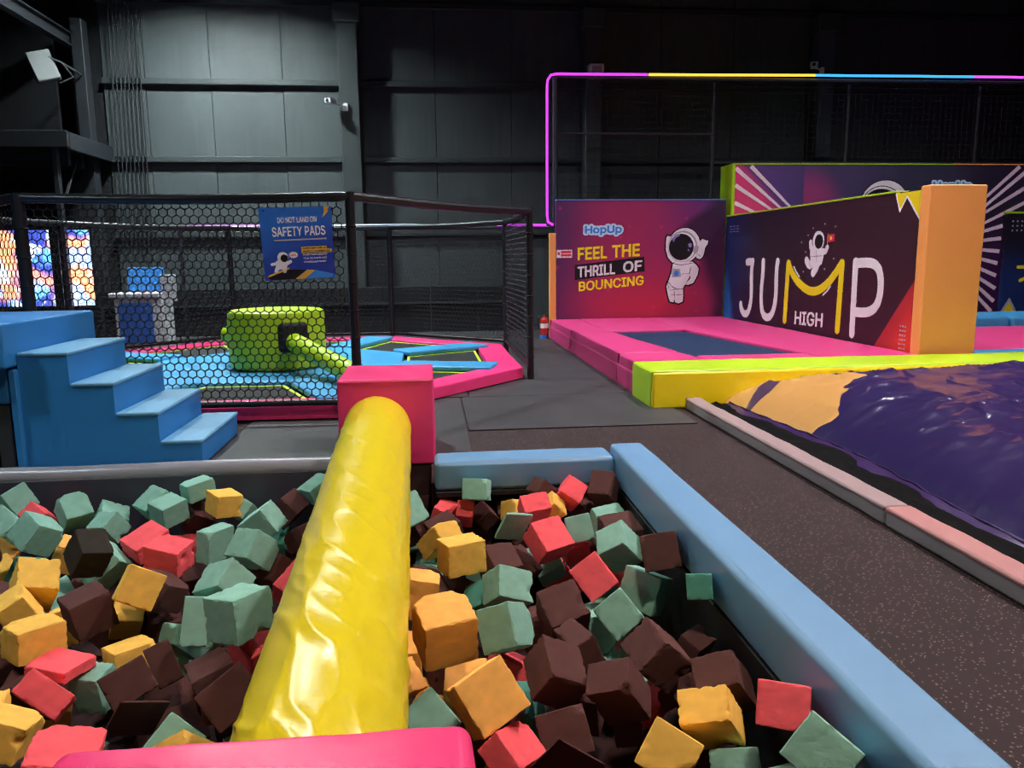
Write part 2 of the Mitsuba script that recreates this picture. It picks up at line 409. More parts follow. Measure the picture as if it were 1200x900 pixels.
obj('wall_panel', box(PX0, PX0 + 0.04, PY0, PY1, -0.8, 0.0, 0.005), 'vinyl_navy', k)
obj('wall_panel', box(PX0, PX1, PY0, PY0 + 0.04, -0.8, 0.0, 0.005), 'dark_black', k)

ys_ = np.linspace(0, 1, 60)
xs_ = PX0 - 0.1 + (-0.74 - PX0 + 0.1) * ys_
rr = 0.066 + 0.004 * meshkit.noise(np.stack([xs_ * 5, xs_ * 0, xs_ * 0], 1))
obj('padded_rail', tube(np.stack([xs_, np.full(60, 5.88), 0.0 + 0.004 * np.sin(xs_ * 3)], 1), rr, 18), 'vinyl_grey', smooth=40,
    label='grey vinyl padded rail along the pit edge below the blue steps', cat='padding')
obj('padded_kerb', soft(0.0, 1.225, 5.07, 5.36, 0.0, 0.20, 0.03, 0.07, 0.008, 0.006, 3, 1), 'vinyl_powder', smooth=True,
    label='short powder blue padded kerb next to the pink box at the pit corner', cat='padding', group='blue padded kerbs')
obj('padded_kerb', soft(1.235, 1.47, 0.9, 5.27, 0.0, 0.25, 0.03, 0.09, 0.006, 0.006, 2, 3), 'vinyl_powder', smooth=True,
    label='long powder blue padded kerb between the foam cubes and the speckled floor', cat='padding', group='blue padded kerbs')

# battle beam: two pink boxes and the yellow roll between them
k = thing('pink_box', 'pink vinyl box at the far end of the yellow beam', 'box', 'pink beam boxes')
obj('body', soft(-0.715, 0.0, 5.80, 6.62, 0.0, 0.665, 0.018, 0.08, 0.008, 0.004, 4, 5), 'vinyl_pink', k, smooth=True)
obj('seam', tube([(-0.70, 5.795, 0.648), (-0.35, 5.79, 0.650), (-0.015, 5.795, 0.648)], 0.004, 6), 'vinyl_pink', k)
k = thing('pink_box', 'glossy pink vinyl box at the near end of the yellow beam', 'box', 'pink beam boxes')
obj('body', soft(-0.70, 0.055, 0.62, 1.38, 0.0, 0.67, 0.03, 0.05, 0.008, 0.008, 5, 8), 'vinyl_pink', k, smooth=True)
n, mth = 220, 110
tt = np.linspace(0, 1, n); th = np.arange(mth) * 2 * PI / mth
Y = 1.36 + (5.81 - 1.36) * tt
cx = -0.308 - 0.118 * tt; cz = 0.27 + 0.02 * tt
TT, TH = np.meshgrid(tt, th, indexing='ij')
YY = 1.36 + 4.45 * TT
ph = YY * 1.9 + 0.75 * np.cos(TH - 0.6)
w1 = meshkit.noise(np.stack([ph * 1.7, np.cos(TH) * 1.1 + 3, np.sin(TH) * 1.1 + YY * 0.25], -1), 3)
w2 = meshkit.noise(np.stack([ph * 3.7 + 4, np.cos(TH) * 1.7, np.sin(TH) * 1.7 + YY * 0.4], -1), 9)
w3 = meshkit.fbm(np.stack([YY * 2.2, np.cos(TH) * 1.5, np.sin(TH) * 1.5], -1), 3, 13)
crease = (1 - np.abs(2 * w1 - 1)) ** 9 + 0.6 * (1 - np.abs(2 * w2 - 1)) ** 9
amp = 0.45 + 0.75 * np.exp(-TT * 3.0)
R = (0.225 + 0.024 * TT) + amp * (0.009 * crease + 0.008 * (w3 - 0.5))
X = cx[:, None] + R * np.cos(TH); Z = cz[:, None] + R * np.sin(TH)
V = np.stack([X, YY, Z], -1).reshape(-1, 3)
i, j = np.meshgrid(np.arange(n - 1), np.arange(mth), indexing='ij')
q = np.stack([i * mth + j, i * mth + (j + 1) % mth, (i + 1) * mth + (j + 1) % mth, (i + 1) * mth + j], -1).reshape(-1, 4)
F = np.vstack([q[:, [0, 2, 1]], q[:, [0, 3, 2]]])
obj('balance_beam', trimesh.Trimesh(V, F, process=False), 'vinyl_yellow', smooth=True,
    label='long creased yellow vinyl balance beam lying across the foam pit', cat='balance beam')

# foam cubes: colour, rotation vector, centre, edge lengths, label, group
def foam_block(seed, torn):
    """A cut foam cube of unit size: crisp faces, nibbled edges, a few torn corners."""
    rg = np.random.default_rng(seed)
    m = soft(-.5, .5, -.5, .5, -.5, .5, 0.03, 0.075)
    v = np.array(m.vertices)
    a = np.sort(np.abs(v), axis=1)
    edge = np.clip((a[:, 1] - 0.40) / 0.08, 0, 1) * (a[:, 2] > 0.4)
    nz = meshkit.fbm(v * 11 + seed * 5.3, 3, seed)
    v = v * (1 - (edge * np.clip(nz - 0.48, 0, 1) * 0.24)[:, None])
    v += (meshkit.fbm(v * 3.1 + seed, 2, seed + 40) - 0.5)[:, None] * v * 0.02
    for c in range(torn):
        d = rg.normal(size=3); d = np.sign(d) * 0.5 * np.where(rg.random(3) < 0.7, 1, 0.3)
        w = np.clip(1 - np.linalg.norm(v - d, axis=1) / rg.uniform(0.16, 0.28), 0, 1)
        v -= v * (w * (0.10 + 0.16 * meshkit.noise(v * 14, seed + c)))[:, None]
    m.vertices = v
    return m
BLOCKS = [mikit.ply(foam_block(s, (0, 1, 0, 2, 0, 1, 1, 3)[s]), smooth=32) for s in range(8)]
FOAM_CUBES = [
    ('G', -0.955, 0.933, 0.58, -2.9789, 5.6356, -0.1279, 0.1892, 0.1929, 0.1929, 'sage green foam cube second nearest to the blue steps, on the stairs side', 'sage green foam cubes on the stairs side'),
    ('G', -1.208, -0.143, 1.705, -2.8862, 5.3602, -0.2008, 0.196, 0.1448, 0.195, 'sage green foam cube eighth nearest to the blue steps, on the stairs side', 'sage green foam cubes on the stairs side'),
    ('P', -1.246, -0.187, 1.513, -2.7798, 5.5478, -0.2152, 0.1688, 0.1252, 0.1688, 'coral pink foam cube nearest to the grey rail, on the stairs side', 'coral pink foam cubes on the stairs side'),
    ('G', -1.306, -0.172, 1.238, -2.52, 4.983, -0.142, 0.2059, 0.1911, 0.2019, 'sage green foam cube behind orange and yellow ones, on the stairs side', 'sage green foam cubes on the stairs side'),
    ('K', -1.107, -2.295, 0.033, -1.9736, 4.4265, -0.0804, 0.1969, 0.1736, 0.1969, 'charcoal black foam cube, alone in its colour on the stairs side', None),
    ('Y', -2.565, -0.563, 0.583, -2.1164, 4.1032, -0.1225, 0.1979, 0.2018, 0.2018, 'mustard yellow foam cube behind brown and in front of orange, stairs side', 'mustard yellow foam cubes on the stairs side'),
    ('Y', -2.817, -0.688, -0.635, -2.0768, 3.8636, -0.1638, 0.1436, 0.1928, 0.1976, 'mustard yellow foam cube fifth nearest to the grey rail, on the stairs side', 'mustard yellow foam cubes on the stairs side'),
    ('G', -0.713, -0.326, 0.668, -2.5437, 5.5537, -0.1811, 0.1808, 0.1998, 0.1951, 'sage green foam cube fifth nearest to the blue steps, on the stairs side', 'sage green foam cubes on the stairs side'),
    ('G', -2.856, -0.558, 0.745, -2.3397, 5.6287, -0.2942, 0.1941, 0.2106, 0.2097, 'sage green foam cube fourth nearest to the blue steps, on the stairs side', 'sage green foam cubes on the stairs side'),
    ('G', -1.978, -0.019, 1.443, -2.2571, 5.3994, -0.2589, 0.1679, 0.1534, 0.1912, 'sage green foam cube behind charcoal and in front of green, stairs side', 'sage green foam cubes on the stairs side'),
    ('G', -2.505, -1.071, -0.818, -1.9957, 5.6106, -0.1833, 0.1995, 0.2005, 0.2005, 'sage green foam cube third nearest to the blue steps, on the stairs side', 'sage green foam cubes on the stairs side'),
    ('G', 3.031, 1.403, 0.173, -1.8674, 5.4505, -0.1717, 0.1937, 0.1851, 0.1581, 'sage green foam cube sixth nearest to the blue steps, on the stairs side', 'sage green foam cubes on the stairs side'),
    ('G', -2.979, -0.993, -0.255, -1.7103, 5.6175, -0.0722, 0.1972, 0.1823, 0.1299, 'sage green foam cube nearest to the grey rail, on the stairs side', 'sage green foam cubes on the stairs side'),
    ('P', -2.535, -1.168, -0.281, -1.7881, 4.7846, -0.1556, 0.2261, 0.1801, 0.1165, 'coral pink foam cube second nearest to the grey rail, on the stairs side', 'coral pink foam cubes on the stairs side'),
    ('P', -2.341, -1.749, -0.006, -1.5268, 4.3965, -0.1062, 0.172, 0.2169, 0.1622, 'coral pink foam cube behind brown and yellow ones, on the stairs side', 'coral pink foam cubes on the stairs side'),
    ('G', -0.511, -0.759, 0.161, -1.9993, 4.64, -0.238, 0.2265, 0.2169, 0.2063, 'sage green foam cube behind brown and yellow ones, on the stairs side', 'sage green foam cubes on the stairs side'),
    ('Y', -1.98, 0.093, 0.681, -1.4982, 3.8651, -0.0679, 0.1817, 0.1836, 0.2009, 'mustard yellow foam cube behind brown and in front of pink, stairs side', 'mustard yellow foam cubes on the stairs side'),
    ('B', -1.309, -0.257, 1.264, -1.4897, 4.1525, -0.2129, 0.1963, 0.1504, 0.1973, 'dark brown foam cube behind brown and green ones, on the stairs side', 'dark brown foam cubes on the stairs side'),
    ('B', -1.422, -0.679, 0.392, -1.7289, 3.8135, -0.1535, 0.1925, 0.1935, 0.1944, 'dark brown foam cube in front of a charcoal one, on the stairs side', 'dark brown foam cubes on the stairs side'),
    ('B', -1.068, 0.149, 0.88, -1.7438, 5.6622, -0.2921, 0.172, 0.1729, 0.1823, 'dark brown foam cube nearest to the blue steps, on the stairs side', 'dark brown foam cubes on the stairs side'),
    ('Y', -1.51, -0.391, 0.607, -1.4839, 5.4303, -0.1274, 0.184, 0.1544, 0.2107, 'mustard yellow foam cube nearest to the grey rail, on the stairs side', 'mustard yellow foam cubes on the stairs side'),
    ('G', -1.327, -0.252, 1.588, -1.4229, 5.6507, -0.2507, 0.1964, 0.1354, 0.1973, 'sage green foam cube fifth nearest to the yellow beam, on the stairs side', 'sage green foam cubes on the stairs side'),
    ('B', -1.478, -0.334, -0.951, -1.0554, 5.5032, -0.2136, 0.1961, 0.1646, 0.1952, 'dark brown foam cube nearest to the grey rail, on the stairs side', 'dark brown foam cubes on the stairs side'),
    ('B', -1.583, 0.112, -0.997, -0.8859, 5.1383, -0.2937, 0.2017, 0.1458, 0.2008, 'dark brown foam cube nearest to the yellow beam, on the stairs side', 'dark brown foam cubes on the stairs side'),
    ('G', -2.798, -1.101, -0.635, -0.8686, 5.6302, -0.1094, 0.2162, 0.1799, 0.1244, 'sage green foam cube nearest to the yellow beam, on the stairs side', 'sage green foam cubes on the stairs side'),
    ('G', -1.988, 0.682, -0.796, -0.6881, 5.0752, -0.1775, 0.1995, 0.1801, 0.1985, 'sage green foam cube mostly buried under the others, on the kerb side', 'buried sage green foam cubes on the kerb side'),
    ('G', -1.35, -0.755, 0.901, -1.373, 4.768, -0.18, 0.2157, 0.2019, 0.1024, 'sage green foam cube behind brown and green ones, touching a pink one, stairs side', 'sage green foam cubes on the stairs side'),
    ('G', -1.509, -0.336, -0.639, -1.152, 5.103, -0.18, 0.2068, 0.1911, 0.2019, 'sage green foam cube third nearest to the yellow beam, on the stairs side', 'sage green foam cubes on the stairs side'),
    ('G', -1.838, -0.156, 1.208, -1.059, 4.4042, -0.0953, 0.1995, 0.1762, 0.1975, 'sage green foam cube fourth nearest to the yellow beam, on the stairs side', 'sage green foam cubes on the stairs side'),
    ('G', -1.308, 2.065, -0.036, -1.106, 3.954, -0.114, 0.1793, 0.2088, 0.1872, 'sage green foam cube sixth nearest to the yellow beam, on the stairs side', 'sage green foam cubes on the stairs side'),
    ('G', 2.647, 1.442, 0.008, -0.8823, 3.3475, 0.0054, 0.2221, 0.1922, 0.198, 'sage green foam cube second nearest to the yellow beam, on the stairs side', 'sage green foam cubes on the stairs side'),
    ('G', -2.292, -1.078, -1.598, -1.2928, 3.8861, -0.3477, 0.1007, 0.2053, 0.2024, 'sage green foam cube fifth nearest to the near pink box, on the stairs side', 'sage green foam cubes on the stairs side'),
    ('G', -2.004, -0.115, 0.327, -1.1942, 3.7279, -0.2003, 0.124, 0.2343, 0.2005, 'sage green foam cube sixth nearest to the near pink box, on the stairs side', 'sage green foam cubes on the stairs side'),
    ('P', -0.881, 0.628, -0.107, -0.8318, 4.3209, -0.2897, 0.1304, 0.1932, 0.1951, 'coral pink foam cube nearest to the yellow beam, on the stairs side', 'coral pink foam cubes on the stairs side'),
    ('B', -1.784, -0.207, 1.303, -0.9683, 4.4861, -0.2682, 0.1965, 0.1662, 0.1975, 'dark brown foam cube second nearest to the yellow beam, on the stairs side', 'dark brown foam cubes on the stairs side'),
    ('Y', 3.793, 1.604, -1.809, -1.8158, 3.4672, -0.1157, 0.2086, 0.1507, 0.1768, 'mustard yellow foam cube behind a pink one, on the stairs side', 'mustard yellow foam cubes on the stairs side'),
    ('Y', -1.534, 0.109, -0.665, -1.8684, 3.9952, -0.2825, 0.2054, 0.1892, 0.2054, 'mustard yellow foam cube mostly buried under the others, on the stairs side', 'buried mustard yellow foam cubes on the stairs side'),
    ('P', 2.618, 1.765, -0.071, -1.6463, 3.3276, -0.1798, 0.178, 0.2179, 0.0506, 'coral pink foam cube in front of a yellow one, on the stairs side', 'coral pink foam cubes on the stairs side'),
    ('P', -1.778, -1.171, -0.173, -1.593, 3.071, -0.174, 0.1084, 0.2009, 0.199, 'coral pink foam cube second nearest to the near pink box, on the stairs side', 'coral pink foam cubes on the stairs side'),
    ('Y', -3.385, -0.085, 0.606, -1.561, 2.7, -0.093, 0.2088, 0.2059, 0.1271, 'mustard yellow foam cube second nearest to the near pink box, on the stairs side', 'mustard yellow foam cubes on the stairs side'),
    ('P', -3.07, -0.292, 0.418, -1.182, 2.316, -0.016, 0.2009, 0.2049, 0.2019, 'coral pink foam cube nearest to the near pink box, on the stairs side', 'coral pink foam cubes on the stairs side'),
    ('Y', -0.957, 0.071, 0.413, -1.6937, 4.1867, -0.349, 0.152, 0.201, 0.2039, 'mustard yellow foam cube fourth nearest to the yellow beam, on the stairs side', 'mustard yellow foam cubes on the stairs side'),
    ('Y', -1.635, -0.595, 0.532, -1.4349, 3.5292, -0.2611, 0.1896, 0.1179, 0.1769, 'mustard yellow foam cube behind a green one, on the stairs side', 'mustard yellow foam cubes on the stairs side'),
    ('G', 2.607, 1.897, 0.24, -1.5241, 3.3558, -0.3099, 0.1238, 0.1484, 0.1808, 'sage green foam cube second nearest to the near pink box, on the stairs side', 'sage green foam cubes on the stairs side'),
    ('B', -1.903, -0.74, 0.023, -1.2988, 3.1477, -0.1847, 0.1839, 0.1483, 0.1993, 'dark brown foam cube fifth nearest to the near pink box, on the stairs side', 'dark brown foam cubes on the stairs side'),
    ('B', -0.835, -0.824, -0.677, -1.182, 2.908, -0.201, 0.1872, 0.1862, 0.0098, 'dark brown foam cube second nearest to the near pink box, on the stairs side', 'dark brown foam cubes on the stairs side'),
    ('G', -1.812, -1.106, -0.239, -1.0044, 2.7865, -0.2391, 0.1508, 0.1624, 0.205, 'sage green foam cube nearest to the near pink box, on the stairs side', 'sage green foam cubes on the stairs side'),
    ('Y', -2.411, -0.284, -0.56, -0.9096, 2.5685, -0.1668, 0.1673, 0.089, 0.2098, 'mustard yellow foam cube nearest to the yellow beam, on the stairs side', 'mustard yellow foam cubes on the stairs side'),
    ('B', -1.919, -0.82, -0.148, -0.825, 2.908, -0.138, 0.2029, 0.1694, 0.2039, 'dark brown foam cube third nearest to the near pink box, on the stairs side', 'dark brown foam cubes on the stairs side'),
    ('B', 3.045, 0.699, 0.462, -0.948, 3.162, -0.215, 0.1753, 0.2019, 0.2009, 'dark brown foam cube fifth nearest to the yellow beam, on the stairs side', 'dark brown foam cubes on the stairs side'),
    ('P', 3.943, 2.285, -1.958, -0.8617, 3.4656, -0.2377, 0.1497, 0.2144, 0.2038, 'coral pink foam cube second nearest to the yellow beam, on the stairs side', 'coral pink foam cubes on the stairs side'),
    ('G', -1.952, -0.964, 0.474, -0.2141, 4.8504, -0.0686, 0.2128, 0.2069, 0.202, 'sage green foam cube nearest to the yellow beam, on the kerb side', 'sage green foam cubes on the kerb side'),
    ('P', 2.899, 1.992, -0.184, 0.0446, 5.0535, -0.1662, 0.1869, 0.1246, 0.1851, 'coral pink foam cube nearest to the yellow beam, on the kerb side', 'coral pink foam cubes on the kerb side'),
    ('G', -1.908, 0.228, -0.182, 0.2684, 4.9271, 0.0481, 0.1624, 0.1369, 0.1761, 'sage green foam cube nearest to the short blue kerb', 'sage green foam cubes on the kerb side'),
    ('P', -0.886, 0.149, -0.046, 0.1875, 4.9519, -0.1197, 0.1127, 0.1338, 0.1305, 'coral pink foam cube mostly buried under the others, on the kerb side', 'buried coral pink foam cubes on the kerb side'),
    ('B', 2.88, 0.693, 1.33, 0.7067, 4.95, 0.0217, 0.1091, 0.1389, 0.1417, 'dark brown foam cube second nearest to the short blue kerb', 'dark brown foam cubes on the kerb side'),
    ('Y', -1.978, 0.607, -0.87, 0.522, 4.9106, -0.1039, 0.1434, 0.127, 0.1443, 'mustard yellow foam cube second nearest to the short blue kerb', 'mustard yellow foam cubes on the kerb side'),
    ('P', -2.387, -0.245, -0.036, 0.6146, 4.6666, -0.0087, 0.1783, 0.1276, 0.1617, 'coral pink foam cube behind green and pink ones, on the kerb side', 'coral pink foam cubes on the kerb side'),
    ('P', 2.777, 0.275, 3.568, 0.8925, 4.924, -0.001, 0.1535, 0.1516, 0.1526, 'coral pink foam cube nearest to the short blue kerb', 'coral pink foam cubes on the kerb side'),
    ('Y', 4.005, 1.437, 2.483, 0.7509, 4.8199, -0.0626, 0.136, 0.1332, 0.1304, 'mustard yellow foam cube nearest to the short blue kerb', 'mustard yellow foam cubes on the kerb side'),
    ('G', -1.158, -0.036, 0.495, 0.454, 4.378, -0.018, 0.1842, 0.1931, 0.0207, 'sage green foam cube in front of pink and yellow ones, on the kerb side', 'sage green foam cubes on the kerb side'),
    ('P', 3.716, 0.942, -0.241, 0.644, 4.266, -0.071, 0.2029, 0.2009, 0.1586, 'coral pink foam cube in front of a yellow one, on the kerb side', 'coral pink foam cubes on the kerb side'),
    ('G', -1.925, -0.048, -0.291, 0.859, 4.4317, -0.0688, 0.1547, 0.1576, 0.1654, 'sage green foam cube third nearest to the corner of the two kerbs', 'sage green foam cubes on the kerb side'),
    ('B', -1.007, -0.684, -0.344, 0.3214, 5.0389, -0.1699, 0.1271, 0.1305, 0.1305, 'dark brown foam cube sixth nearest to the short blue kerb', 'dark brown foam cubes on the kerb side'),
    ('B', -2.833, -0.588, -0.437, 0.053, 4.7717, -0.1838, 0.1874, 0.1865, 0.1856, 'dark brown foam cube behind yellow and in front of pink, kerb side', 'dark brown foam cubes on the kerb side'),
    ('Y', -2.315, -0.772, 0.443, 0.019, 4.4981, -0.1297, 0.1824, 0.1266, 0.2193, 'mustard yellow foam cube nearest to the yellow beam, on the kerb side', 'mustard yellow foam cubes on the kerb side'),
    ('Y', -1.593, -0.302, 0.297, 0.1297, 4.0524, -0.052, 0.2227, 0.1795, 0.1717, 'mustard yellow foam cube nearest to the near pink box, on the kerb side', 'mustard yellow foam cubes on the kerb side'),
    ('O', -3.218, 0.066, 0.248, -0.114, 3.706, -0.11, 0.2197, 0.2019, 0.2029, 'orange foam cube nearest to the short blue kerb', 'orange foam cubes on the kerb side'),
    ('B', -2.703, -0.444, 0.158, 0.3495, 4.1283, -0.1677, 0.1745, 0.1999, 0.1924, 'dark brown foam cube behind green, in front of green, touching yellow, kerb side', 'dark brown foam cubes on the kerb side'),
    ('B', -2.252, -1.28, 0.832, 0.4642, 4.3413, -0.2719, 0.2019, 0.2074, 0.2009, 'dark brown foam cube seventh nearest to the corner of the two kerbs', 'dark brown foam cubes on the kerb side'),
    ('G', -2.29, -0.183, 0.613, 0.3537, 3.7543, -0.1288, 0.2057, 0.1714, 0.1704, 'sage green foam cube behind green and in front of yellow, kerb side', 'sage green foam cubes on the kerb side'),
    ('G', -1.299, 1.518, 0.336, 0.2951, 3.2201, -0.0748, 0.1929, 0.1705, 0.2085, 'sage green foam cube second nearest to the near pink box, on the kerb side', 'sage green foam cubes on the kerb side'),
    ('G', -0.758, -0.417, -0.091, 0.6688, 4.5133, -0.3085, 0.1685, 0.2039, 0.2039, 'sage green foam cube fifth nearest to the near pink box, on the kerb side', 'sage green foam cubes on the kerb side'),
    ('B', -2.478, -0.328, -0.23, 0.573, 3.356, -0.084, 0.1931, 0.1931, 0.2068, 'dark brown foam cube behind brown and in front of pink, kerb side', 'dark brown foam cubes on the kerb side'),
    ('O', -1.349, -0.22, 0.185, 0.02, 2.939, 0.078, 0.2197, 0.2088, 0.2098, 'orange foam cube second nearest to the short blue kerb', 'orange foam cubes on the kerb side'),
    ('O', -2.057, -0.661, -0.119, 0.163, 2.57, -0.01, 0.2049, 0.2009, 0.1891, 'orange foam cube nearest to the near pink box, on the kerb side', 'orange foam cubes on the kerb side'),
    ('G', -2.03, -0.743, -0.391, -0.0448, 2.8144, -0.2353, 0.16, 0.1834, 0.2009, 'sage green foam cube nearest to the near pink box, on the kerb side', 'sage green foam cubes on the kerb side'),
    ('O', -2.147, -1.103, 0.993, -0.208, 3.098, -0.249, 0.2098, 0.1497, 0.2009, 'orange foam cube nearest to the yellow beam, on the kerb side', 'orange foam cubes on the kerb side'),
    ('P', -2.326, -1.098, 0.777, 0.242, 2.444, -0.142, 0.2187, 0.1458, 0.1005, 'coral pink foam cube nearest to the near pink box, on the kerb side', 'coral pink foam cubes on the kerb side'),
    ('B', -2.72, -0.197, 0.719, 0.4527, 2.8125, -0.0703, 0.1807, 0.2071, 0.157, 'dark brown foam cube behind brown and teal ones, on the kerb side', 'dark brown foam cubes on the kerb side'),
    ('B', 3.037, 0.419, 0.689, 0.6116, 3.0363, -0.1244, 0.103, 0.2098, 0.2435, 'dark brown foam cube eighth nearest to the near pink box, on the kerb side', 'dark brown foam cubes on the kerb side'),
    ('B', 4.066, 0.229, 0.499, 0.453, 2.6166, -0.2042, 0.1849, 0.1665, 0.1994, 'dark brown foam cube third nearest to the near pink box, on the kerb side', 'dark brown foam cubes on the kerb side'),
    ('B', -1.27, -0.461, -1.071, 0.4, 2.274, -0.097, 0.2, 0.1803, 0.0069, 'dark brown foam cube fourth nearest to the near pink box, on the kerb side', 'dark brown foam cubes on the kerb side'),
    ('B', 4.271, -0.936, 3.051, 1.1147, 4.9037, 0.0287, 0.1525, 0.1762, 0.177, 'dark brown foam cube nearest to the short blue kerb', 'dark brown foam cubes on the kerb side'),
    ('G', -2.581, -0.484, 0.041, 1.0831, 4.6041, -0.1348, 0.2037, 0.2085, 0.2018, 'sage green foam cube nearest to the corner of the two kerbs', 'sage green foam cubes on the kerb side'),
    ('B', -2.841, -0.236, -0.089, 1.0844, 4.335, -0.0907, 0.213, 0.2027, 0.199, 'dark brown foam cube third nearest to the corner of the two kerbs', 'dark brown foam cubes on the kerb side'),
    ('G', 0.402, 2.387, 0.521, 1.0203, 4.0915, -0.0641, 0.1801, 0.1772, 0.1965, 'sage green foam cube second nearest to the corner of the two kerbs', 'sage green foam cubes on the kerb side'),
    ('B', -1.954, 0.085, -0.346, 1.1209, 3.6334, 0.0806, 0.182, 0.181, 0.2015, 'dark brown foam cube nearest to the long blue kerb', 'dark brown foam cubes on the kerb side'),
    ('P', -1.005, -0.309, -0.08, 0.851, 4.5713, -0.2233, 0.1557, 0.1702, 0.1693, 'coral pink foam cube second nearest to the corner of the two kerbs', 'coral pink foam cubes on the kerb side'),
    ('P', -1.969, -0.464, -0.571, 0.7939, 3.7063, -0.0681, 0.1695, 0.1938, 0.2016, 'coral pink foam cube behind brown and in front of green, kerb side', 'coral pink foam cubes on the kerb side'),
    ('G', -2.013, -0.486, -0.607, 0.836, 3.344, -0.101, 0.1675, 0.1753, 0.2029, 'sage green foam cube behind green and in front of pink, kerb side', 'sage green foam cubes on the kerb side'),
    ('G', -1.785, 0.782, -0.354, 1.0662, 3.7248, -0.1657, 0.2054, 0.2015, 0.1684, 'sage green foam cube fourth nearest to the long blue kerb', 'sage green foam cubes on the kerb side'),
    ('P', -0.817, -1.055, -0.095, 1.0534, 4.3071, -0.3245, 0.1148, 0.1978, 0.1988, 'coral pink foam cube third nearest to the long blue kerb', 'coral pink foam cubes on the kerb side'),
    ('T', -1.974, 0.253, -0.289, 1.155, 3.158, 0.099, 0.1113, 0.1113, 0.199, 'dark teal foam cube nearest to the long blue kerb', 'dark teal foam cubes on the kerb side'),
    ('B', -2.719, -0.138, -1.171, 0.9103, 2.9711, -0.1086, 0.1715, 0.2004, 0.1947, 'dark brown foam cube behind yellow and in front of green, kerb side', 'dark brown foam cubes on the kerb side'),
    ('B', -2.57, -0.978, 0.241, 1.1126, 3.1091, -0.1735, 0.1551, 0.106, 0.158, 'dark brown foam cube seventh nearest to the long blue kerb', 'dark brown foam cubes on the kerb side'),
    ('B', -2.48, 0.313, -0.674, 1.0825, 2.658, -0.073, 0.1655, 0.1399, 0.2551, 'dark brown foam cube sixth nearest to the long blue kerb', 'dark brown foam cubes on the kerb side'),
    ('Y', -2.511, 0.434, -0.568, 0.967, 2.481, -0.094, 0.1832, 0.132, 0.2177, 'mustard yellow foam cube second nearest to the long blue kerb', 'mustard yellow foam cubes on the kerb side'),
    ('Y', -2.013, 0.808, 0.076, 0.757, 2.309, -0.101, 0.1734, 0.1635, 0.2019, 'mustard yellow foam cube third nearest to the near pink box, on the kerb side', 'mustard yellow foam cubes on the kerb side'),
    ('P', -2.055, 0.48, -0.291, 1.117, 2.239, 0.091, 0.1635, 0.1409, 0.2019, 'coral pink foam cube nearest to the long blue kerb', 'coral pink foam cubes on the kerb side'),
    ('G', -2.207, -0.562, -0.88, 1.0986, 1.953, 0.116, 0.1566, 0.1684, 0.2009, 'sage green foam cube nearest to the long blue kerb', 'sage green foam cubes on the kerb side'),
    ('G', -2.18, 0.222, -0.347, 1.035, 2.412, -0.241, 0.1704, 0.1123, 0.2029, 'sage green foam cube seventh nearest to the long blue kerb', 'sage green foam cubes on the kerb side'),
    ('G', -2.219, 0.061, -0.507, 1.1239, 2.202, -0.155, 0.1241, 0.0946, 0.2019, 'sage green foam cube mostly buried under the others, on the kerb side', 'buried sage green foam cubes on the kerb side'),
    ('B', -1.418, 2.074, -0.031, 0.6784, 2.6904, -0.0948, 0.1364, 0.1764, 0.2222, 'dark brown foam cube tenth nearest to the near pink box, on the kerb side', 'dark brown foam cubes on the kerb side'),
    ('B', 2.623, -0.658, 2.891, 1.0457, 3.0041, -0.2973, 0.1897, 0.0847, 0.1915, 'dark brown foam cube tenth nearest to the long blue kerb', 'dark brown foam cubes on the kerb side'),
    ('P', -2.522, -1.127, 0.797, 0.9744, 3.177, -0.4645, 0.2073, 0.0878, 0.2026, 'coral pink foam cube behind brown and in front of brown, kerb side', 'coral pink foam cubes on the kerb side'),
    ('B', -1.131, -0.061, -0.178, 0.7406, 2.8405, -0.2732, 0.114, 0.1998, 0.2008, 'dark brown foam cube 13th nearest to the near pink box, on the kerb side', 'dark brown foam cubes on the kerb side'),
    ('B', -1.926, -0.646, 0.037, -1.2243, 3.3495, -0.2144, 0.1078, 0.1839, 0.1983, 'dark brown foam cube seventh nearest to the near pink box, on the stairs side', 'dark brown foam cubes on the stairs side'),
    ('B', -2.432, -0.873, 0.202, 1.0117, 5.1083, -0.1724, 0.167, 0.1616, 0.1706, 'dark brown foam cube in front of brown and pink ones, on the kerb side', 'dark brown foam cubes on the kerb side'),
    ('B', 3.573, 1.847, -0.666, 1.0869, 4.8981, -0.1883, 0.1762, 0.1152, 0.1813, 'dark brown foam cube second nearest to the long blue kerb', 'dark brown foam cubes on the kerb side'),
    ('B', -2.914, 0.06, -0.509, 0.5011, 5.1179, -0.2079, 0.1174, 0.1872, 0.1872, 'mostly buried dark brown foam cube, kerb side, showing only between yellow cubes', 'buried dark brown foam cubes on the kerb side'),
    ('T', -0.235, 0.402, 1.276, 1.0908, 4.5261, -0.4986, 0.1981, 0.1827, 0.1962, 'mostly buried dark teal foam cube, kerb side, showing only between green cubes', 'buried dark teal foam cubes on the kerb side'),
    ('G', -0.813, 0.606, 0.038, -1.3173, 4.1127, -0.5006, 0.1834, 0.1911, 0.1939, 'sage green foam cube fourth nearest to the near pink box, on the stairs side', 'sage green foam cubes on the stairs side'),
    ('B', 0.729, 0.124, 1.266, 0.076, 2.9942, -0.5035, 0.1963, 0.1934, 0.1836, 'dark brown foam cube mostly buried under the others, on the kerb side', 'buried dark brown foam cubes on the kerb side'),
    ('O', 0.225, -0.197, 1.478, 0.1039, 3.047, -0.2569, 0.1855, 0.177, 0.1836, 'orange foam cube behind green and orange ones, on the kerb side', 'orange foam cubes on the kerb side'),
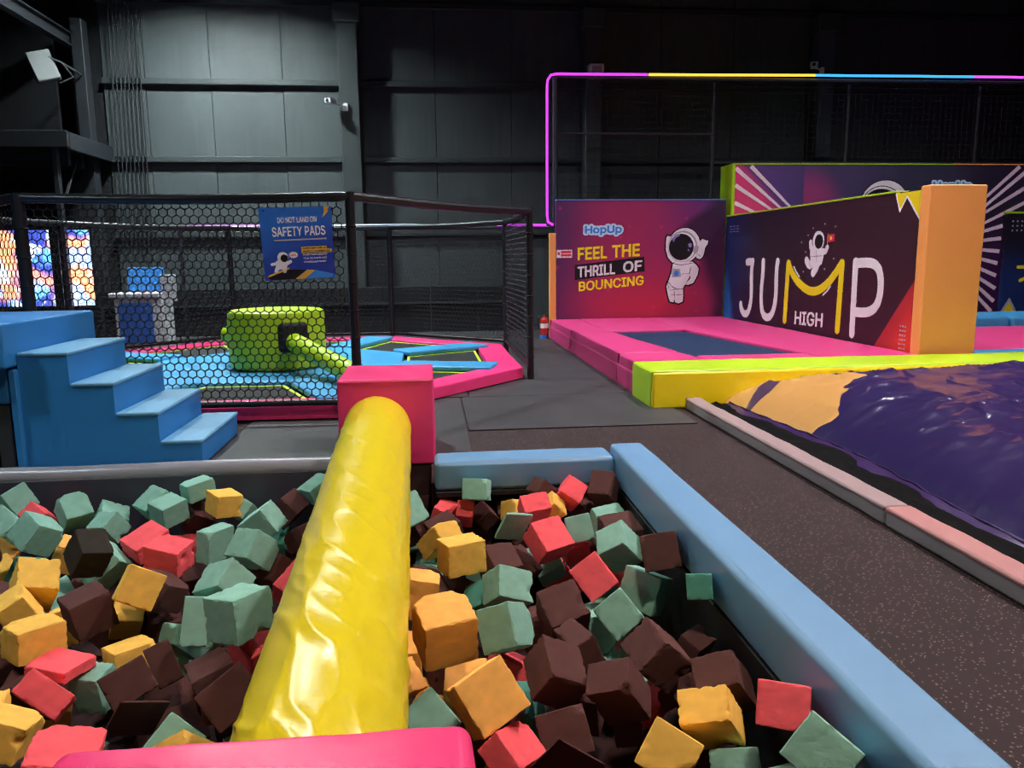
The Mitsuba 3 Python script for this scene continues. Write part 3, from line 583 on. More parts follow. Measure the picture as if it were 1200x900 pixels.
    ('B', -0.484, -0.347, 0.493, 0.8019, 4.8981, -0.5036, 0.1796, 0.202, 0.1854, 'dark brown foam cube mostly buried under the others, on the kerb side', 'buried dark brown foam cubes on the kerb side'),
    ('B', -0.137, -0.522, 0.163, 0.6331, 4.8244, -0.3367, 0.1879, 0.1947, 0.1947, 'dark brown foam cube mostly buried under the others, on the kerb side', 'buried dark brown foam cubes on the kerb side'),
    ('B', 0.456, 0.409, 0.789, -1.166, 3.214, -0.5, 0.2, 0.2009, 0.2039, 'dark brown foam cube nearest to the near pink box, on the stairs side', 'dark brown foam cubes on the stairs side'),
    ('Y', 0.306, 0.234, 0.337, -1.8054, 3.5084, -0.5064, 0.1782, 0.1763, 0.1914, 'mostly buried mustard yellow foam cube, stairs side, showing only between green cubes', 'buried mustard yellow foam cubes on the stairs side'),
    ('B', 0.201, 0.05, 0.726, -0.9162, 5.1946, -0.501, 0.1885, 0.1816, 0.1866, 'mostly buried dark brown foam cube, stairs side, showing only between brown and teal cubes', 'buried dark brown foam cubes on the stairs side'),
    ('B', -0.392, -0.255, 0.287, -2.0136, 3.6265, -0.3597, 0.1869, 0.1812, 0.1995, 'dark brown foam cube mostly buried under the others, on the stairs side', 'buried dark brown foam cubes on the stairs side'),
    ('G', 0.078, 0.09, 1.286, -1.499, 3.039, -0.5, 0.1852, 0.1911, 0.199, 'mostly buried sage green foam cube, stairs side, showing only between pink cubes', 'buried sage green foam cubes on the stairs side'),
    ('O', -0.098, 0.45, 0.033, -0.0381, 3.3019, -0.5058, 0.177, 0.1904, 0.1999, 'mostly buried orange foam cube, kerb side, showing only between green cubes', 'buried orange foam cubes on the kerb side'),
    ('G', 1.154, -0.351, 0.075, -0.1938, 5.5686, -0.5083, 0.1849, 0.1801, 0.183, 'sage green foam cube mostly buried under the others, on the kerb side', 'buried sage green foam cubes on the kerb side'),
    ('G', 0.032, 0.013, 0.716, -0.7727, 3.0379, -0.4981, 0.1935, 0.1974, 0.1877, 'sage green foam cube mostly buried under the others, on the stairs side', 'buried sage green foam cubes on the stairs side'),
    ('G', -0.532, -0.369, 0.824, 0.792, 3.494, -0.5072, 0.1864, 0.2019, 0.1855, 'sage green foam cube mostly buried under the others, on the kerb side', 'buried sage green foam cubes on the kerb side'),
    ('Y', -0.179, -0.066, 0.343, -1.841, 3.071, -0.28, 0.1832, 0.1931, 0.1832, 'mustard yellow foam cube mostly buried under the others, on the stairs side', 'buried mustard yellow foam cubes on the stairs side'),
    ('Y', 0.314, 0.06, 0.739, -2.9195, 5.2139, -0.5001, 0.2038, 0.1921, 0.1833, 'mustard yellow foam cube second nearest to the grey rail, on the stairs side', 'mustard yellow foam cubes on the stairs side'),
    ('P', -0.021, 0.936, 0.067, 0.7841, 4.6412, -0.5019, 0.1832, 0.1958, 0.1851, 'coral pink foam cube mostly buried under the others, on the kerb side', 'buried coral pink foam cubes on the kerb side'),
    ('B', -1.113, 0.038, 0.905, -0.0787, 3.9736, -0.2211, 0.204, 0.1834, 0.206, 'dark brown foam cube second nearest to the yellow beam, on the kerb side', 'dark brown foam cubes on the kerb side'),
    ('B', 0.091, -0.073, 0.299, 1.0893, 4.7889, -0.3872, 0.1993, 0.1965, 0.1869, 'dark brown foam cube mostly buried under the others, on the kerb side', 'buried dark brown foam cubes on the kerb side'),
    ('O', 0.37, 0.04, 0.102, -1.0386, 3.5577, -0.4996, 0.1782, 0.1888, 0.1994, 'mostly buried orange foam cube, stairs side, showing only between brown cubes', 'buried orange foam cubes on the stairs side'),
    ('B', -0.011, 0.703, 0.171, -2.228, 4.885, -0.5, 0.198, 0.2009, 0.1881, 'mostly buried dark brown foam cube, stairs side, showing only between charcoal cubes', 'buried dark brown foam cubes on the stairs side'),
    ('B', -0.365, -0.141, 0.868, 0.8431, 3.7393, -0.5012, 0.1883, 0.1864, 0.1874, 'dark brown foam cube mostly buried under the others, on the kerb side', 'buried dark brown foam cubes on the kerb side'),
    ('P', 0.115, 0.456, 1.474, 0.291, 3.2536, -0.3235, 0.1956, 0.1839, 0.1849, 'coral pink foam cube second nearest to the yellow beam, on the kerb side', 'coral pink foam cubes on the kerb side'),
    ('O', 0.049, 0.437, 0.181, -2.4679, 5.273, -0.4029, 0.1889, 0.1908, 0.1908, 'orange foam cube nearest to the yellow beam, on the stairs side', 'orange foam cubes on the stairs side'),
    ('G', -0.484, -0.285, 1.509, -2.2607, 4.5767, -0.4223, 0.1866, 0.1818, 0.2021, 'mostly buried sage green foam cube, stairs side, showing only between charcoal cubes', 'buried sage green foam cubes on the stairs side'),
    ('T', 0.192, 0.494, 0.757, -2.6361, 5.0692, -0.4572, 0.1995, 0.1831, 0.187, 'mostly buried dark teal foam cube, stairs side, showing only between orange cubes', 'buried dark teal foam cubes on the stairs side'),
    ('B', 0.603, 0.218, 1.363, -1.5947, 3.7056, -0.4988, 0.1961, 0.1933, 0.1905, 'dark brown foam cube mostly buried under the others, on the stairs side', 'buried dark brown foam cubes on the stairs side'),
    ('G', 0.009, -0.832, 1.121, -0.017, 5.1104, -0.5, 0.194, 0.1842, 0.2, 'sage green foam cube mostly buried under the others, on the kerb side', 'buried sage green foam cubes on the kerb side'),
    ('P', 0.166, 0.048, 0.198, -1.809, 5.481, -0.5, 0.1931, 0.195, 0.198, 'mostly buried coral pink foam cube, stairs side, showing only between green cubes', 'buried coral pink foam cubes on the stairs side'),
    ('G', 0.611, -0.192, 0.285, 0.9709, 3.3454, -0.3766, 0.1902, 0.1892, 0.1768, 'sage green foam cube mostly buried under the others, on the kerb side', 'buried sage green foam cubes on the kerb side'),
    ('B', -0.399, -0.008, 0.96, 1.071, 2.699, -0.5, 0.1842, 0.2019, 0.1881, 'dark brown foam cube in front of yellow and touching green, kerb side', 'dark brown foam cubes on the kerb side'),
    ('T', 0.008, -0.528, 1.271, -1.128, 5.53, -0.5, 0.196, 0.2019, 0.1842, 'mostly buried dark teal foam cube, stairs side, showing only between brown cubes', 'buried dark teal foam cubes on the stairs side'),
    ('B', -0.342, -0.319, 1.2, -0.186, 5.14, -0.28, 0.1911, 0.2039, 0.2, 'dark brown foam cube nearest to the yellow beam, on the kerb side', 'dark brown foam cubes on the kerb side'),
    ('G', -0.09, 0.02, 0.106, 0.7491, 3.5608, -0.2749, 0.195, 0.1903, 0.1903, 'sage green foam cube in front of brown and pink ones, on the kerb side', 'sage green foam cubes on the kerb side'),
    ('B', 0.36, -0.249, 1.459, -1.7893, 3.4007, -0.3195, 0.1858, 0.1982, 0.1915, 'dark brown foam cube behind pink and yellow ones, on the stairs side', 'dark brown foam cubes on the stairs side'),
    ('G', 0.198, -0.402, 0.201, 0.2464, 4.504, -0.3192, 0.1866, 0.1763, 0.1922, 'mostly buried sage green foam cube, kerb side, showing only between teal cubes', 'buried sage green foam cubes on the kerb side'),
    ('G', 0.018, 0.071, 0.715, 0.935, 4.06, -0.5, 0.1862, 0.1931, 0.197, 'mostly buried sage green foam cube, kerb side, showing only between pink cubes', 'buried sage green foam cubes on the kerb side'),
    ('G', 0.472, 0.237, 1.409, -2.1763, 4.3584, -0.4176, 0.2011, 0.1934, 0.1847, 'mostly buried sage green foam cube, stairs side, showing only between green cubes', 'buried sage green foam cubes on the stairs side'),
    ('B', 0.569, 0.346, 0.75, -1.572, 4.816, -0.4, 0.1862, 0.2009, 0.1852, 'dark brown foam cube in front of green and pink ones, on the stairs side', 'dark brown foam cubes on the stairs side'),
    ('O', -0.627, -0.908, 1.309, -3.0295, 5.4511, -0.4598, 0.1999, 0.194, 0.1999, 'orange foam cube nearest to the grey rail, on the stairs side', 'orange foam cubes on the stairs side'),
    ('B', 0.146, 0.245, 0.477, -1.5355, 4.213, -0.4604, 0.1794, 0.1785, 0.1963, 'dark brown foam cube behind green and in front of yellow, stairs side', 'dark brown foam cubes on the stairs side'),
    ('B', 0.06, 0.264, 0.052, -2.368, 4.256, -0.3, 0.1891, 0.1921, 0.195, 'mostly buried dark brown foam cube, stairs side, showing only between teal and yellow cubes', 'buried dark brown foam cubes on the stairs side'),
    ('B', 0.326, -0.02, 0.051, -2.893, 4.976, -0.28, 0.198, 0.2, 0.1822, 'mostly buried dark brown foam cube, stairs side, showing only between orange cubes', 'buried dark brown foam cubes on the stairs side'),
    ('B', -0.28, 0.533, 0.395, 0.1193, 4.1398, -0.3217, 0.2016, 0.1928, 0.1899, 'dark brown foam cube behind orange and teal ones, on the kerb side', 'dark brown foam cubes on the kerb side'),
    ('O', -0.222, -0.505, 0.078, 0.2854, 2.7612, -0.5059, 0.1948, 0.1834, 0.1882, 'mostly buried orange foam cube, kerb side, showing only between pink cubes', 'buried orange foam cubes on the kerb side'),
    ('B', -0.122, 0.418, 0.109, -1.8274, 3.8118, -0.5006, 0.1993, 0.1887, 0.1926, 'mostly buried dark brown foam cube, stairs side, showing only between pink cubes', 'buried dark brown foam cubes on the stairs side'),
    ('B', -0.066, 0.406, 1.095, 0.1912, 2.7841, -0.2741, 0.195, 0.1856, 0.1837, 'dark brown foam cube nearest to the near pink box, on the kerb side', 'dark brown foam cubes on the kerb side'),
    ('B', 0.075, -0.201, 1.141, 0.633, 3.192, -0.44, 0.2, 0.1921, 0.1872, 'dark brown foam cube sixth nearest to the near pink box, on the kerb side', 'dark brown foam cubes on the kerb side'),
    ('G', 0.192, 0.382, 1.234, -1.3507, 3.7291, -0.5026, 0.1928, 0.1899, 0.1957, 'sage green foam cube third nearest to the near pink box, on the stairs side', 'sage green foam cubes on the stairs side'),
    ('T', -0.04, -0.295, 1.183, 0.3123, 2.9747, -0.3409, 0.1909, 0.1938, 0.1871, 'dark teal foam cube nearest to the near pink box, on the kerb side', 'dark teal foam cubes on the kerb side'),
    ('B', -0.299, 0.153, 1.122, -0.1512, 5.5347, -0.2718, 0.1858, 0.1906, 0.1993, 'dark brown foam cube mostly buried under the others, on the kerb side', 'buried dark brown foam cubes on the kerb side'),
    ('B', 0.765, 0.338, 1.292, -1.8004, 4.3092, -0.5023, 0.1838, 0.1991, 0.1934, 'dark brown foam cube ninth nearest to the grey rail, on the stairs side', 'dark brown foam cubes on the stairs side'),
    ('O', 0.156, -0.06, 0.063, -0.1845, 3.4128, -0.2962, 0.1875, 0.1817, 0.1808, 'orange foam cube mostly buried under the others, on the kerb side', 'buried orange foam cubes on the kerb side'),
    ('T', -0.182, -0.729, 1.172, 0.2541, 3.9541, -0.2993, 0.184, 0.1802, 0.1935, 'dark teal foam cube nearest to the short blue kerb', 'dark teal foam cubes on the kerb side'),
    ('G', -0.23, 0.257, 0.603, -0.0003, 4.4597, -0.3638, 0.1834, 0.1777, 0.1815, 'sage green foam cube mostly buried under the others, on the kerb side', 'buried sage green foam cubes on the kerb side'),
    ('B', 0.099, 0.233, 0.229, 0.0516, 3.3617, -0.2984, 0.1862, 0.1882, 0.2048, 'dark brown foam cube second nearest to the near pink box, on the kerb side', 'dark brown foam cubes on the kerb side'),
    ('B', 0.141, -0.161, 1.422, -0.8694, 3.2723, -0.5019, 0.2012, 0.1838, 0.1906, 'dark brown foam cube mostly buried under the others, on the stairs side', 'buried dark brown foam cubes on the stairs side'),
    ('B', -0.183, -0.196, 0.086, 0.4983, 3.5888, -0.2812, 0.1822, 0.2057, 0.2018, 'dark brown foam cube seventh nearest to the near pink box, on the kerb side', 'dark brown foam cubes on the kerb side'),
    ('B', 0.451, -0.306, 0.215, -1.2435, 3.4676, -0.5006, 0.1879, 0.184, 0.1879, 'dark brown foam cube fourth nearest to the near pink box, on the stairs side', 'dark brown foam cubes on the stairs side'),
    ('B', -0.023, 0.146, 0.648, 0.2572, 5.1352, -0.3435, 0.1837, 0.1855, 0.1735, 'dark brown foam cube behind brown and yellow ones, in front of brown, kerb side', 'dark brown foam cubes on the kerb side'),
]
from scipy.spatial.transform import Rotation
for i, (c, rx, ry, rz, x, y, z, sx, sy, sz, lb, gp) in enumerate(FOAM_CUBES):
    M = np.eye(4); M[:3, :3] = Rotation.from_rotvec([rx, ry, rz]).as_matrix() * np.array([sx, sy, sz]); M[:3, 3] = (x, y, z)
    key = num('foam_cube')
    scene[key] = {**BLOCKS[(i * 5 + i // 8) % 8], 'to_world': T(M), 'bsdf': {'type': 'ref', 'id': FM[c]}}
    tag(key, lb, 'foam cube', gp)


# ---------------------------------------------------------------- blue soft steps and platform
k = thing('soft_steps', 'blue vinyl soft play steps leading up to the blue platform', 'steps')
tops = [0.205, 0.43, 0.665, 0.90]
prof = [(-1.775, 0.0)]
for i, z in enumerate(tops):
    prof += [(-1.775 - 0.305 * i, z - 0.012), (-1.775 - 0.305 * (i + 1) + (0.0 if i < 3 else -0.05), z - 0.012)]
prof += [(prof[-1][0], 0.0)]
m = trimesh.creation.extrude_polygon(Polygon(prof).buffer(-0.012).buffer(0.012), 1.10, engine='earcut')
m.apply_transform(np.array([[1, 0, 0, 0], [0, 0, -1, 7.11], [0, 1, 0, 0], [0, 0, 0, 1.0]]))
obj('body', m, 'vinyl_blue', k, smooth=35)
for i, z in enumerate(tops):
    x1 = -1.77 - 0.305 * i
    obj('tread', soft(x1 - 0.305 - (0.0 if i < 3 else 0.05), x1 + 0.006, 6.0, 7.115, z - 0.03, z, 0.012, 0.10, 0.003, 0.003, 4, i), 'vinyl_blue_pale', k, smooth=True)
obj('side_panel', box(-3.10, -3.045, 5.97, 7.1, 0.0, 0.78, 0.01), 'vinyl_blue', k)
k = thing('soft_platform', 'blue vinyl platform at the top of the soft steps', 'platform')
obj('top_pad', soft(-4.9, -3.05, 5.86, 7.42, 0.80, 1.125, 0.02, 0.14, 0.006, 0.004, 3, 9), 'vinyl_blue', k, smooth=True)
obj('bolster', soft(-4.9, -3.12, 6.0, 7.4, 0.52, 0.80, 0.02, 0.2), 'vinyl_blue', k, smooth=True)
obj('leg', box(-3.24, -3.14, 6.02, 6.12, 0.0, 0.52, 0.008), 'trim_black', k)
obj('leg', box(-4.8, -4.7, 6.02, 6.12, 0.0, 0.52, 0.008), 'trim_black', k)
obj('skirt', box(-4.9, -3.15, 6.6, 6.64, 0.0, 0.52), 'dark_black', k)
obj('crossbar', box(-4.7, -3.24, 6.05, 6.09, 0.16, 0.21), 'trim_black', k)

# ---------------------------------------------------------------- the octagonal sweeper arena
OV = np.array([(-3.66, 7.55), (-0.72, 7.45), (1.25, 9.78), (1.22, 12.7), (-0.72, 14.5), (-3.55, 14.5), (-5.45, 12.4), (-5.75, 9.3)])
CC = np.array([-2.1, 10.75])
PV = OV.copy()
OV = CC + (OV - CC) * 0.972
k = thing('trampoline_arena', 'octagonal trampoline arena with a pink edge around the green sweeper drum', 'trampoline')
def prism(poly, z0, z1, ch=0.0):
    m = trimesh.creation.extrude_polygon(Polygon(poly), z1 - z0, engine='earcut'); m.apply_translation([0, 0, z0]); return m
def padpoly(poly, z0, z1, r=0.03):
    """A soft pad of any convex outline: stacked insets make the round upper edge."""
    P = Polygon(poly); ls = []
    pts = [(0.0, z0), (0.0, z1 - r)] + [(r * (1 - math.cos(a)), z1 - r + r * math.sin(a)) for a in (0.5, 1.0, 1.57)]
    rings = []
    c = np.array(P.centroid.coords[0]); Q = np.array(P.exterior.coords)[:-1]
    den = [Q[i] + (Q[(i + 1) % len(Q)] - Q[i]) * t for i in range(len(Q)) for t in np.linspace(0, 1, 8, endpoint=False)]
    den = np.array(den)
    for ins, z in pts:
        d = den - c; L = np.linalg.norm(d, axis=1, keepdims=True)
        rings.append(np.c_[den - d / L * ins * 1.2, np.full(len(den), z)])
    m_ = len(den); V = np.vstack(rings + [[[*c, z1 + 0.012]], [[*c, z0]]])
    F = []
    for a in range(len(pts) - 1):
        for b in range(m_):
            p0, p1 = a * m_ + b, a * m_ + (b + 1) % m_
            F += [[p0, p1, p1 + m_], [p0, p1 + m_, p0 + m_]]
    e = (len(pts) - 1) * m_
    for b in range(m_):
        F += [[e + b, e + (b + 1) % m_, len(V) - 2], [(b + 1) % m_, b, len(V) - 1]]
    m = trimesh.Trimesh(V, np.array(F), process=False); m.fix_normals(); return m
obj('base', prism(CC + (OV - CC) * 0.985, 0.0, 0.085), 'bed_black', k)
IN, HB = CC + (OV - CC) * 0.875, CC + (OV - CC) * 0.52
for i in range(8):
    a, b = i, (i + 1) % 8
    obj('edge_pad', padpoly([OV[a], OV[b], IN[b], IN[a]], 0.03, 0.165), 'vinyl_pink', k, smooth=50)
for i in range(8):
    a, b = i, (i + 1) % 8
    obj('hub_pad', padpoly([HB[a] * 0.999 + CC * 0.001, HB[b], CC], 0.085, 0.165, 0.025), 'vinyl_arena_blue', k, smooth=50)
for i in range(8):
    a, b = i, (i + 1) % 8
    q = np.array([HB[a], HB[b], IN[b], IN[a]])
    c = q.mean(0)
    da = (IN[a] - HB[a]) / np.linalg.norm(IN[a] - HB[a]); 
    # bed set in from the radial pads
    eb = (HB[b] - HB[a]) / np.linalg.norm(HB[b] - HB[a]); ei = (IN[b] - IN[a]) / np.linalg.norm(IN[b] - IN[a])
    w = 0.24
    o4 = np.array([HB[a] + eb * w, HB[b] - eb * w, IN[b] - ei * w, IN[a] + ei * w])
    c4 = o4.mean(0)
    i4 = c4 + (o4 - c4) * 0.86
    bd = obj('bed', prism(i4, 0.085, 0.128), 'bed_black', k)
    ring = Polygon(c4 + (o4 - c4) * 0.90).difference(Polygon(c4 + (o4 - c4) * 0.84))
    m = sheet(ring, 0.006); m.apply_translation([0, 0, 0.128]); obj('stitched_edge', m, 'lime_edge', bd)
for i in range(8):
    d = IN[i] - HB[i]; L = np.linalg.norm(d); ang = math.atan2(d[1], d[0])
    m = soft(0, L + 0.10, -0.26, 0.26, 0, 0.07, 0.022, 0.07, 0.004, 0.005, 4, i)
    m.apply_transform(trimesh.transformations.rotation_matrix(ang, [0, 0, 1])); m.apply_translation([*(HB[i] - d / L * 0.05), 0.131])
    obj('radial_pad', m, 'vinyl_arena_blue', k, smooth=True)

# the sweeper in the middle
DC = np.array([-2.02, 10.45])
k = thing('sweeper_machine', 'lime green sweeper drum with a padded arm in the middle of the arena', 'sweeper')
prof = [(0, 0.175), (0.56, 0.175), (0.60, 0.20), (0.615, 0.26), (0.615, 0.86), (0.60, 0.905), (0.565, 0.925), (0.50, 0.93), (0.44, 0.915), (0, 0.915)]
m = lathe(prof, 48); m.apply_translation([*DC, 0]); dk = obj('drum', m, 'vinyl_lime', k, smooth=40)
rings = [(DC[0] + 0.618 * math.cos(a), DC[1] + 0.618 * math.sin(a), 0.36) for a in np.linspace(0, 2 * PI, 49)]
obj('seam', tube(rings, 0.006, 6, False), 'vinyl_lime', dk)
A0 = np.array([-1.80, 10.05, 0.56]); A1 = np.array([-0.70, 8.10, 0.31]); dA = (A1 - A0) / np.linalg.norm(A1 - A0)
obj('opening', soft(-0.17, 0.17, -0.06, 0.06, -0.19, 0.19, 0.05, 0.05), 'dark_black', k, smooth=True)
kk = [q for q in scene if q.endswith('opening')][-1]
yaw = math.atan2(dA[1], dA[0]) + PI / 2
m = soft(-0.19, 0.19, -0.07, 0.07, -0.19, 0.19, 0.08, 0.05)
m.apply_transform(trimesh.transformations.rotation_matrix(yaw, [0, 0, 1])); m.apply_translation([DC[0] + 0.585 * math.cos(yaw - PI / 2), DC[1] + 0.585 * math.sin(yaw - PI / 2), 0.60])
scene[kk] = mikit.ply(m, 'dark_black', smooth=True)
s_ = np.linspace(0, 1, 40)
pts = A0 + (A1 - A0) * s_[:, None]
rr = 0.115 + 0.004 * meshkit.noise(np.stack([s_ * 22, s_ * 0, s_ * 0], 1), 3); rr[-1] = 0.05; rr[-2] = 0.095
obj('arm', tube(pts, rr, 20), 'vinyl_lime', k, smooth=50)
B1 = np.array([-2.83, 10.92, 0.56]); B0 = np.array([-2.2, 10.6, 0.58])
obj('arm', tube(B0 + (B1 - B0) * s_[:, None], np.where(s_ > 0.97, 0.05, np.where(s_ > 0.93, 0.095, 0.115)), 18), 'vinyl_lime', k, smooth=50)

# the net cage
k = thing('net_cage', 'black padded posts, top rails and netting standing around the octagonal arena', 'net cage')
for i in range(8):
    x, y = PV[i]
    po = obj('post', tube([(x, y, z) for z in np.linspace(0.0, 2.17, 12)], 0.056 if i == 0 else 0.044, 12), 'pad_sleeve', k, smooth=50)
    for z in np.arange(0.3, 2.1, 0.26):
        g = np.linspace(0, 2 * PI, 13)
        obj('strap', tube([(x + (0.057 if i == 0 else 0.045) * math.cos(t), y + (0.057 if i == 0 else 0.045) * math.sin(t), z) for t in g], 0.008, 5, False), 'net_cord', po)
for i in range(8):
    a, b = PV[i], PV[(i + 1) % 8]
    n_ = 40
    s2 = np.linspace(0, 1, n_)
    rr = 0.046 + 0.004 * (np.sin(s2 * 3.1 * 26) > 0.6)
    zt = 2.13 - 0.02 * np.sin(PI * s2)
    obj('top_rail', tube(np.c_[a[0] + (b[0] - a[0]) * s2, a[1] + (b[1] - a[1]) * s2, zt], rr, 10), 'pad_sleeve', k, smooth=50)
    L = np.linalg.norm(b - a)
    if i == 1:
        continue
    cell, w, mt = (0.078, 0.0105, 'net_cord') if i in (0, 7) else (0.085, 0.0065, 'net_far')
    o = np.array([a[0], a[1], 0.17]); ux = np.array([b[0] - a[0], b[1] - a[1], 0]) / L
    obj('net', hex_net(o + ux * 0.05, ux, L - 0.1, 1.93, cell, w, 0.03), mt, k)
    obj('bottom_rail', tube(np.c_[a[0] + (b[0] - a[0]) * s2, a[1] + (b[1] - a[1]) * s2, np.full(n_, 0.205)], 0.03, 8), 'pad_sleeve', k, smooth=50)
for (z0, z1), x in (((2.13, 2.13), 0),):
    pass

# control console behind the cage
k = thing('control_console', 'blue and white control console with a raised blue screen beyond the netting', 'console')
obj('cabinet', box(-5.86, -4.98, 15.15, 15.75, 0.0, 0.90, 0.03), 'white_plastic', k)
obj('front_panel', box(-5.78, -5.18, 15.12, 15.16, 0.05, 0.80, 0.01), 'kiosk_dark_blue', k)
obj('counter', box(-5.92, -5.0, 15.05, 15.8, 0.90, 0.99, 0.02), 'white_plastic', k)
m = box(-0.33, 0.33, -0.03, 0.03, 0.0, 0.46, 0.015); m.apply_transform(trimesh.transformations.rotation_matrix(-0.15, [1, 0, 0])); m.apply_translation([-5.33, 15.35, 1.0])
obj('screen_lid', m, 'kiosk_blue', k)
obj('wing', box(-5.02, -4.74, 15.2, 15.25, 0.82, 1.32, 0.01), 'white_plastic', k)
m = lathe([(0, 0), (0.035, 0), (0.035, 0.03), (0.0, 0.045)], 14); m.apply_translation([-5.3, 15.15, 0.985]); obj('button', m, 'print_red', k)

# LED wall under the gallery
def led_col(p, n, uv):
    a = mikit.fbm(p.x * 1.5 + 0.7 * mikit.noise(p.x * 3, 0, p.z * 3), p.z * 1.7, 3.0, 3)
    b = mikit.fbm(p.x * 2.6 + 9, p.z * 3.0, 7.0, 3)
    c = mikit.mix([0.03, 0.05, 0.32], [1.0, 0.32, 0.16], mikit.smoothstep(0.40, 0.60, a))
    c = mikit.mix(c, [0.12, 0.45, 1.0], mikit.smoothstep(0.52, 0.66, b) * 0.8)
    s = mikit.smoothstep(0.10, 0.0, dr.abs(p.x + 7.05 + 0.12 * mikit.noise(p.z * 5, 0, 0) - 0.25 * (1.4 - p.z)))
    return mikit.mix(c, [1.1, 1.3, 1.6], dr.maximum(s, mikit.smoothstep(0.58, 0.72, mikit.fbm(p.x * 4, p.z * 4, 1.0, 3)))) * 2.6
k = thing('led_wall', 'bright multicoloured LED screen glowing behind the netting beneath the gallery', 'screen')
obj('frame', box(-8.9, -6.50, 16.10, 16.22, 0.66, 2.24, 0.01), 'dark_black', k)
v = np.array([(-8.85, 16.09, 0.72), (-6.56, 16.09, 0.72), (-6.56, 16.09, 2.18), (-8.85, 16.09, 2.18)])
obj('display', (v, np.array([[0, 1, 2], [0, 2, 3]])), 'dark_black', k, uv=[[0, 0], [1, 0], [1, 1], [0, 1]], emitter={'type': 'area', 'radiance': mikit.proc(led_col)})
obj('mullion', box(-7.28, -7.12, 16.02, 16.08, 0.0, 2.3, 0.01), 'dark_black', k)
obj('plinth', box(-8.9, -6.5, 16.1, 16.3, 0.0, 0.66), 'dark_black', k)
# ---------------------------------------------------------------- the trampoline court on the aisle's far side
def hop_col(p, n, uv):
    u, v = (p.x - 2.41) / 3.36, (p.z - 0.38) / 2.25
    c = mikit.mix(lin('4a2358'), lin('93285c'), mikit.smoothstep(0.0, 0.32, u))
    c = mikit.mix(c, lin('5a2a72'), mikit.smoothstep(0.45, 0.95, u) * mikit.smoothstep(0.2, 1.0, v))
    e = dr.exp(-(dr.square((u - 0.5) / 0.36) + dr.square((v - 0.12) / 0.26)))
    c = mikit.mix(c, lin('c4283f'), e * 0.9)
    e = dr.exp(-(dr.square((u - 0.42) / 0.3) + dr.square((v - 0.6) / 0.5)))
    c = mikit.mix(c, lin('a52a58'), e * 0.6)
    edge = u + 0.55 * v - 1.02
    c = mikit.mix(c, lin('2a1430'), mikit.smoothstep(0.0, 0.10, u + 0.28 * v * v + 0.06 * mikit.noise(u * 6, v * 6) - 0.90 - 0.28 * mikit.smoothstep(0.75, 1.0, v)) * 0.85)
    d, d2, r = mikit.voronoi(u * 11, v * 8)
    return mikit.mix(c, lin('d8306a'), mikit.smoothstep(0.16, 0.05, d) * dr.select(r > 0.8, 0.35, 0.0))
mat('print_hop', mikit.proc(hop_col), 0.5, 0.4)
def jump_col(p, n, uv):
    u = (14.75 - p.y) / 6.0
    v = (p.z - 0.38) / 1.93
    c = mikit.mix(lin('17245a'), lin('211427'), mikit.smoothstep(0.0, 0.30, u + 0.06 * mikit.noise(u * 8, v * 8)))
    c = mikit.mix(c, lin('2f7fd0'), mikit.smoothstep(0.07, 0.0, u + 0.10 * v - 0.01) * mikit.smoothstep(0.75, 0.1, v))
    c = mikit.mix(c, lin('331524'), mikit.smoothstep(0.35, 0.8, u))
    t = u - (1.015 - 0.15 * (1 - v / 0.53))
    red = mikit.smoothstep(0.0, 0.006, t) * mikit.smoothstep(0.54, 0.52, v)
    return mikit.mix(c, mikit.mix(lin('b02a34'), lin('e0402e'), mikit.smoothstep(0.0, 0.12, t)), red)
mat('print_jump', mikit.proc(jump_col), 0.5, 0.4)
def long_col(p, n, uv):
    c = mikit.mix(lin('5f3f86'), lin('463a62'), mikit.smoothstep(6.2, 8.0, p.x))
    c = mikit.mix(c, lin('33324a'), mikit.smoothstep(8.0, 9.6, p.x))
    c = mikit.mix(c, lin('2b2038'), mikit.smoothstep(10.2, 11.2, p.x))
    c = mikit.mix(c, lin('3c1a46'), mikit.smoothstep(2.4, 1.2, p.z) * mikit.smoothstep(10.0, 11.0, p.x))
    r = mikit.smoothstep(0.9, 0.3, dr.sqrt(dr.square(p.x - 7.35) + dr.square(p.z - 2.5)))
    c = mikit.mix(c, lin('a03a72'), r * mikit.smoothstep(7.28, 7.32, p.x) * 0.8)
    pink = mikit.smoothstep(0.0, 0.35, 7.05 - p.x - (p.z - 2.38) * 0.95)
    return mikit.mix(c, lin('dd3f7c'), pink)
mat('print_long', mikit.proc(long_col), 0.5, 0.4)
def far_col(p, n, uv):
    c = mikit.mix(lin('1a1626'), lin('1f2f66'), mikit.smoothstep(1.9, 0.9, p.z))
    return mikit.mix(c, lin('2c6fc0'), mikit.smoothstep(0.8, 0.0, dr.sqrt(dr.square(p.x - 10.9) + dr.square(p.z - 0.6))) * 0.7)
mat('print_far', mikit.proc(far_col), 0.5, 0.4)
mat('lime_vinyl_edge', 'a6cc22', 0.45)
mat('blue_edge', '4f7fc0', 0.5)

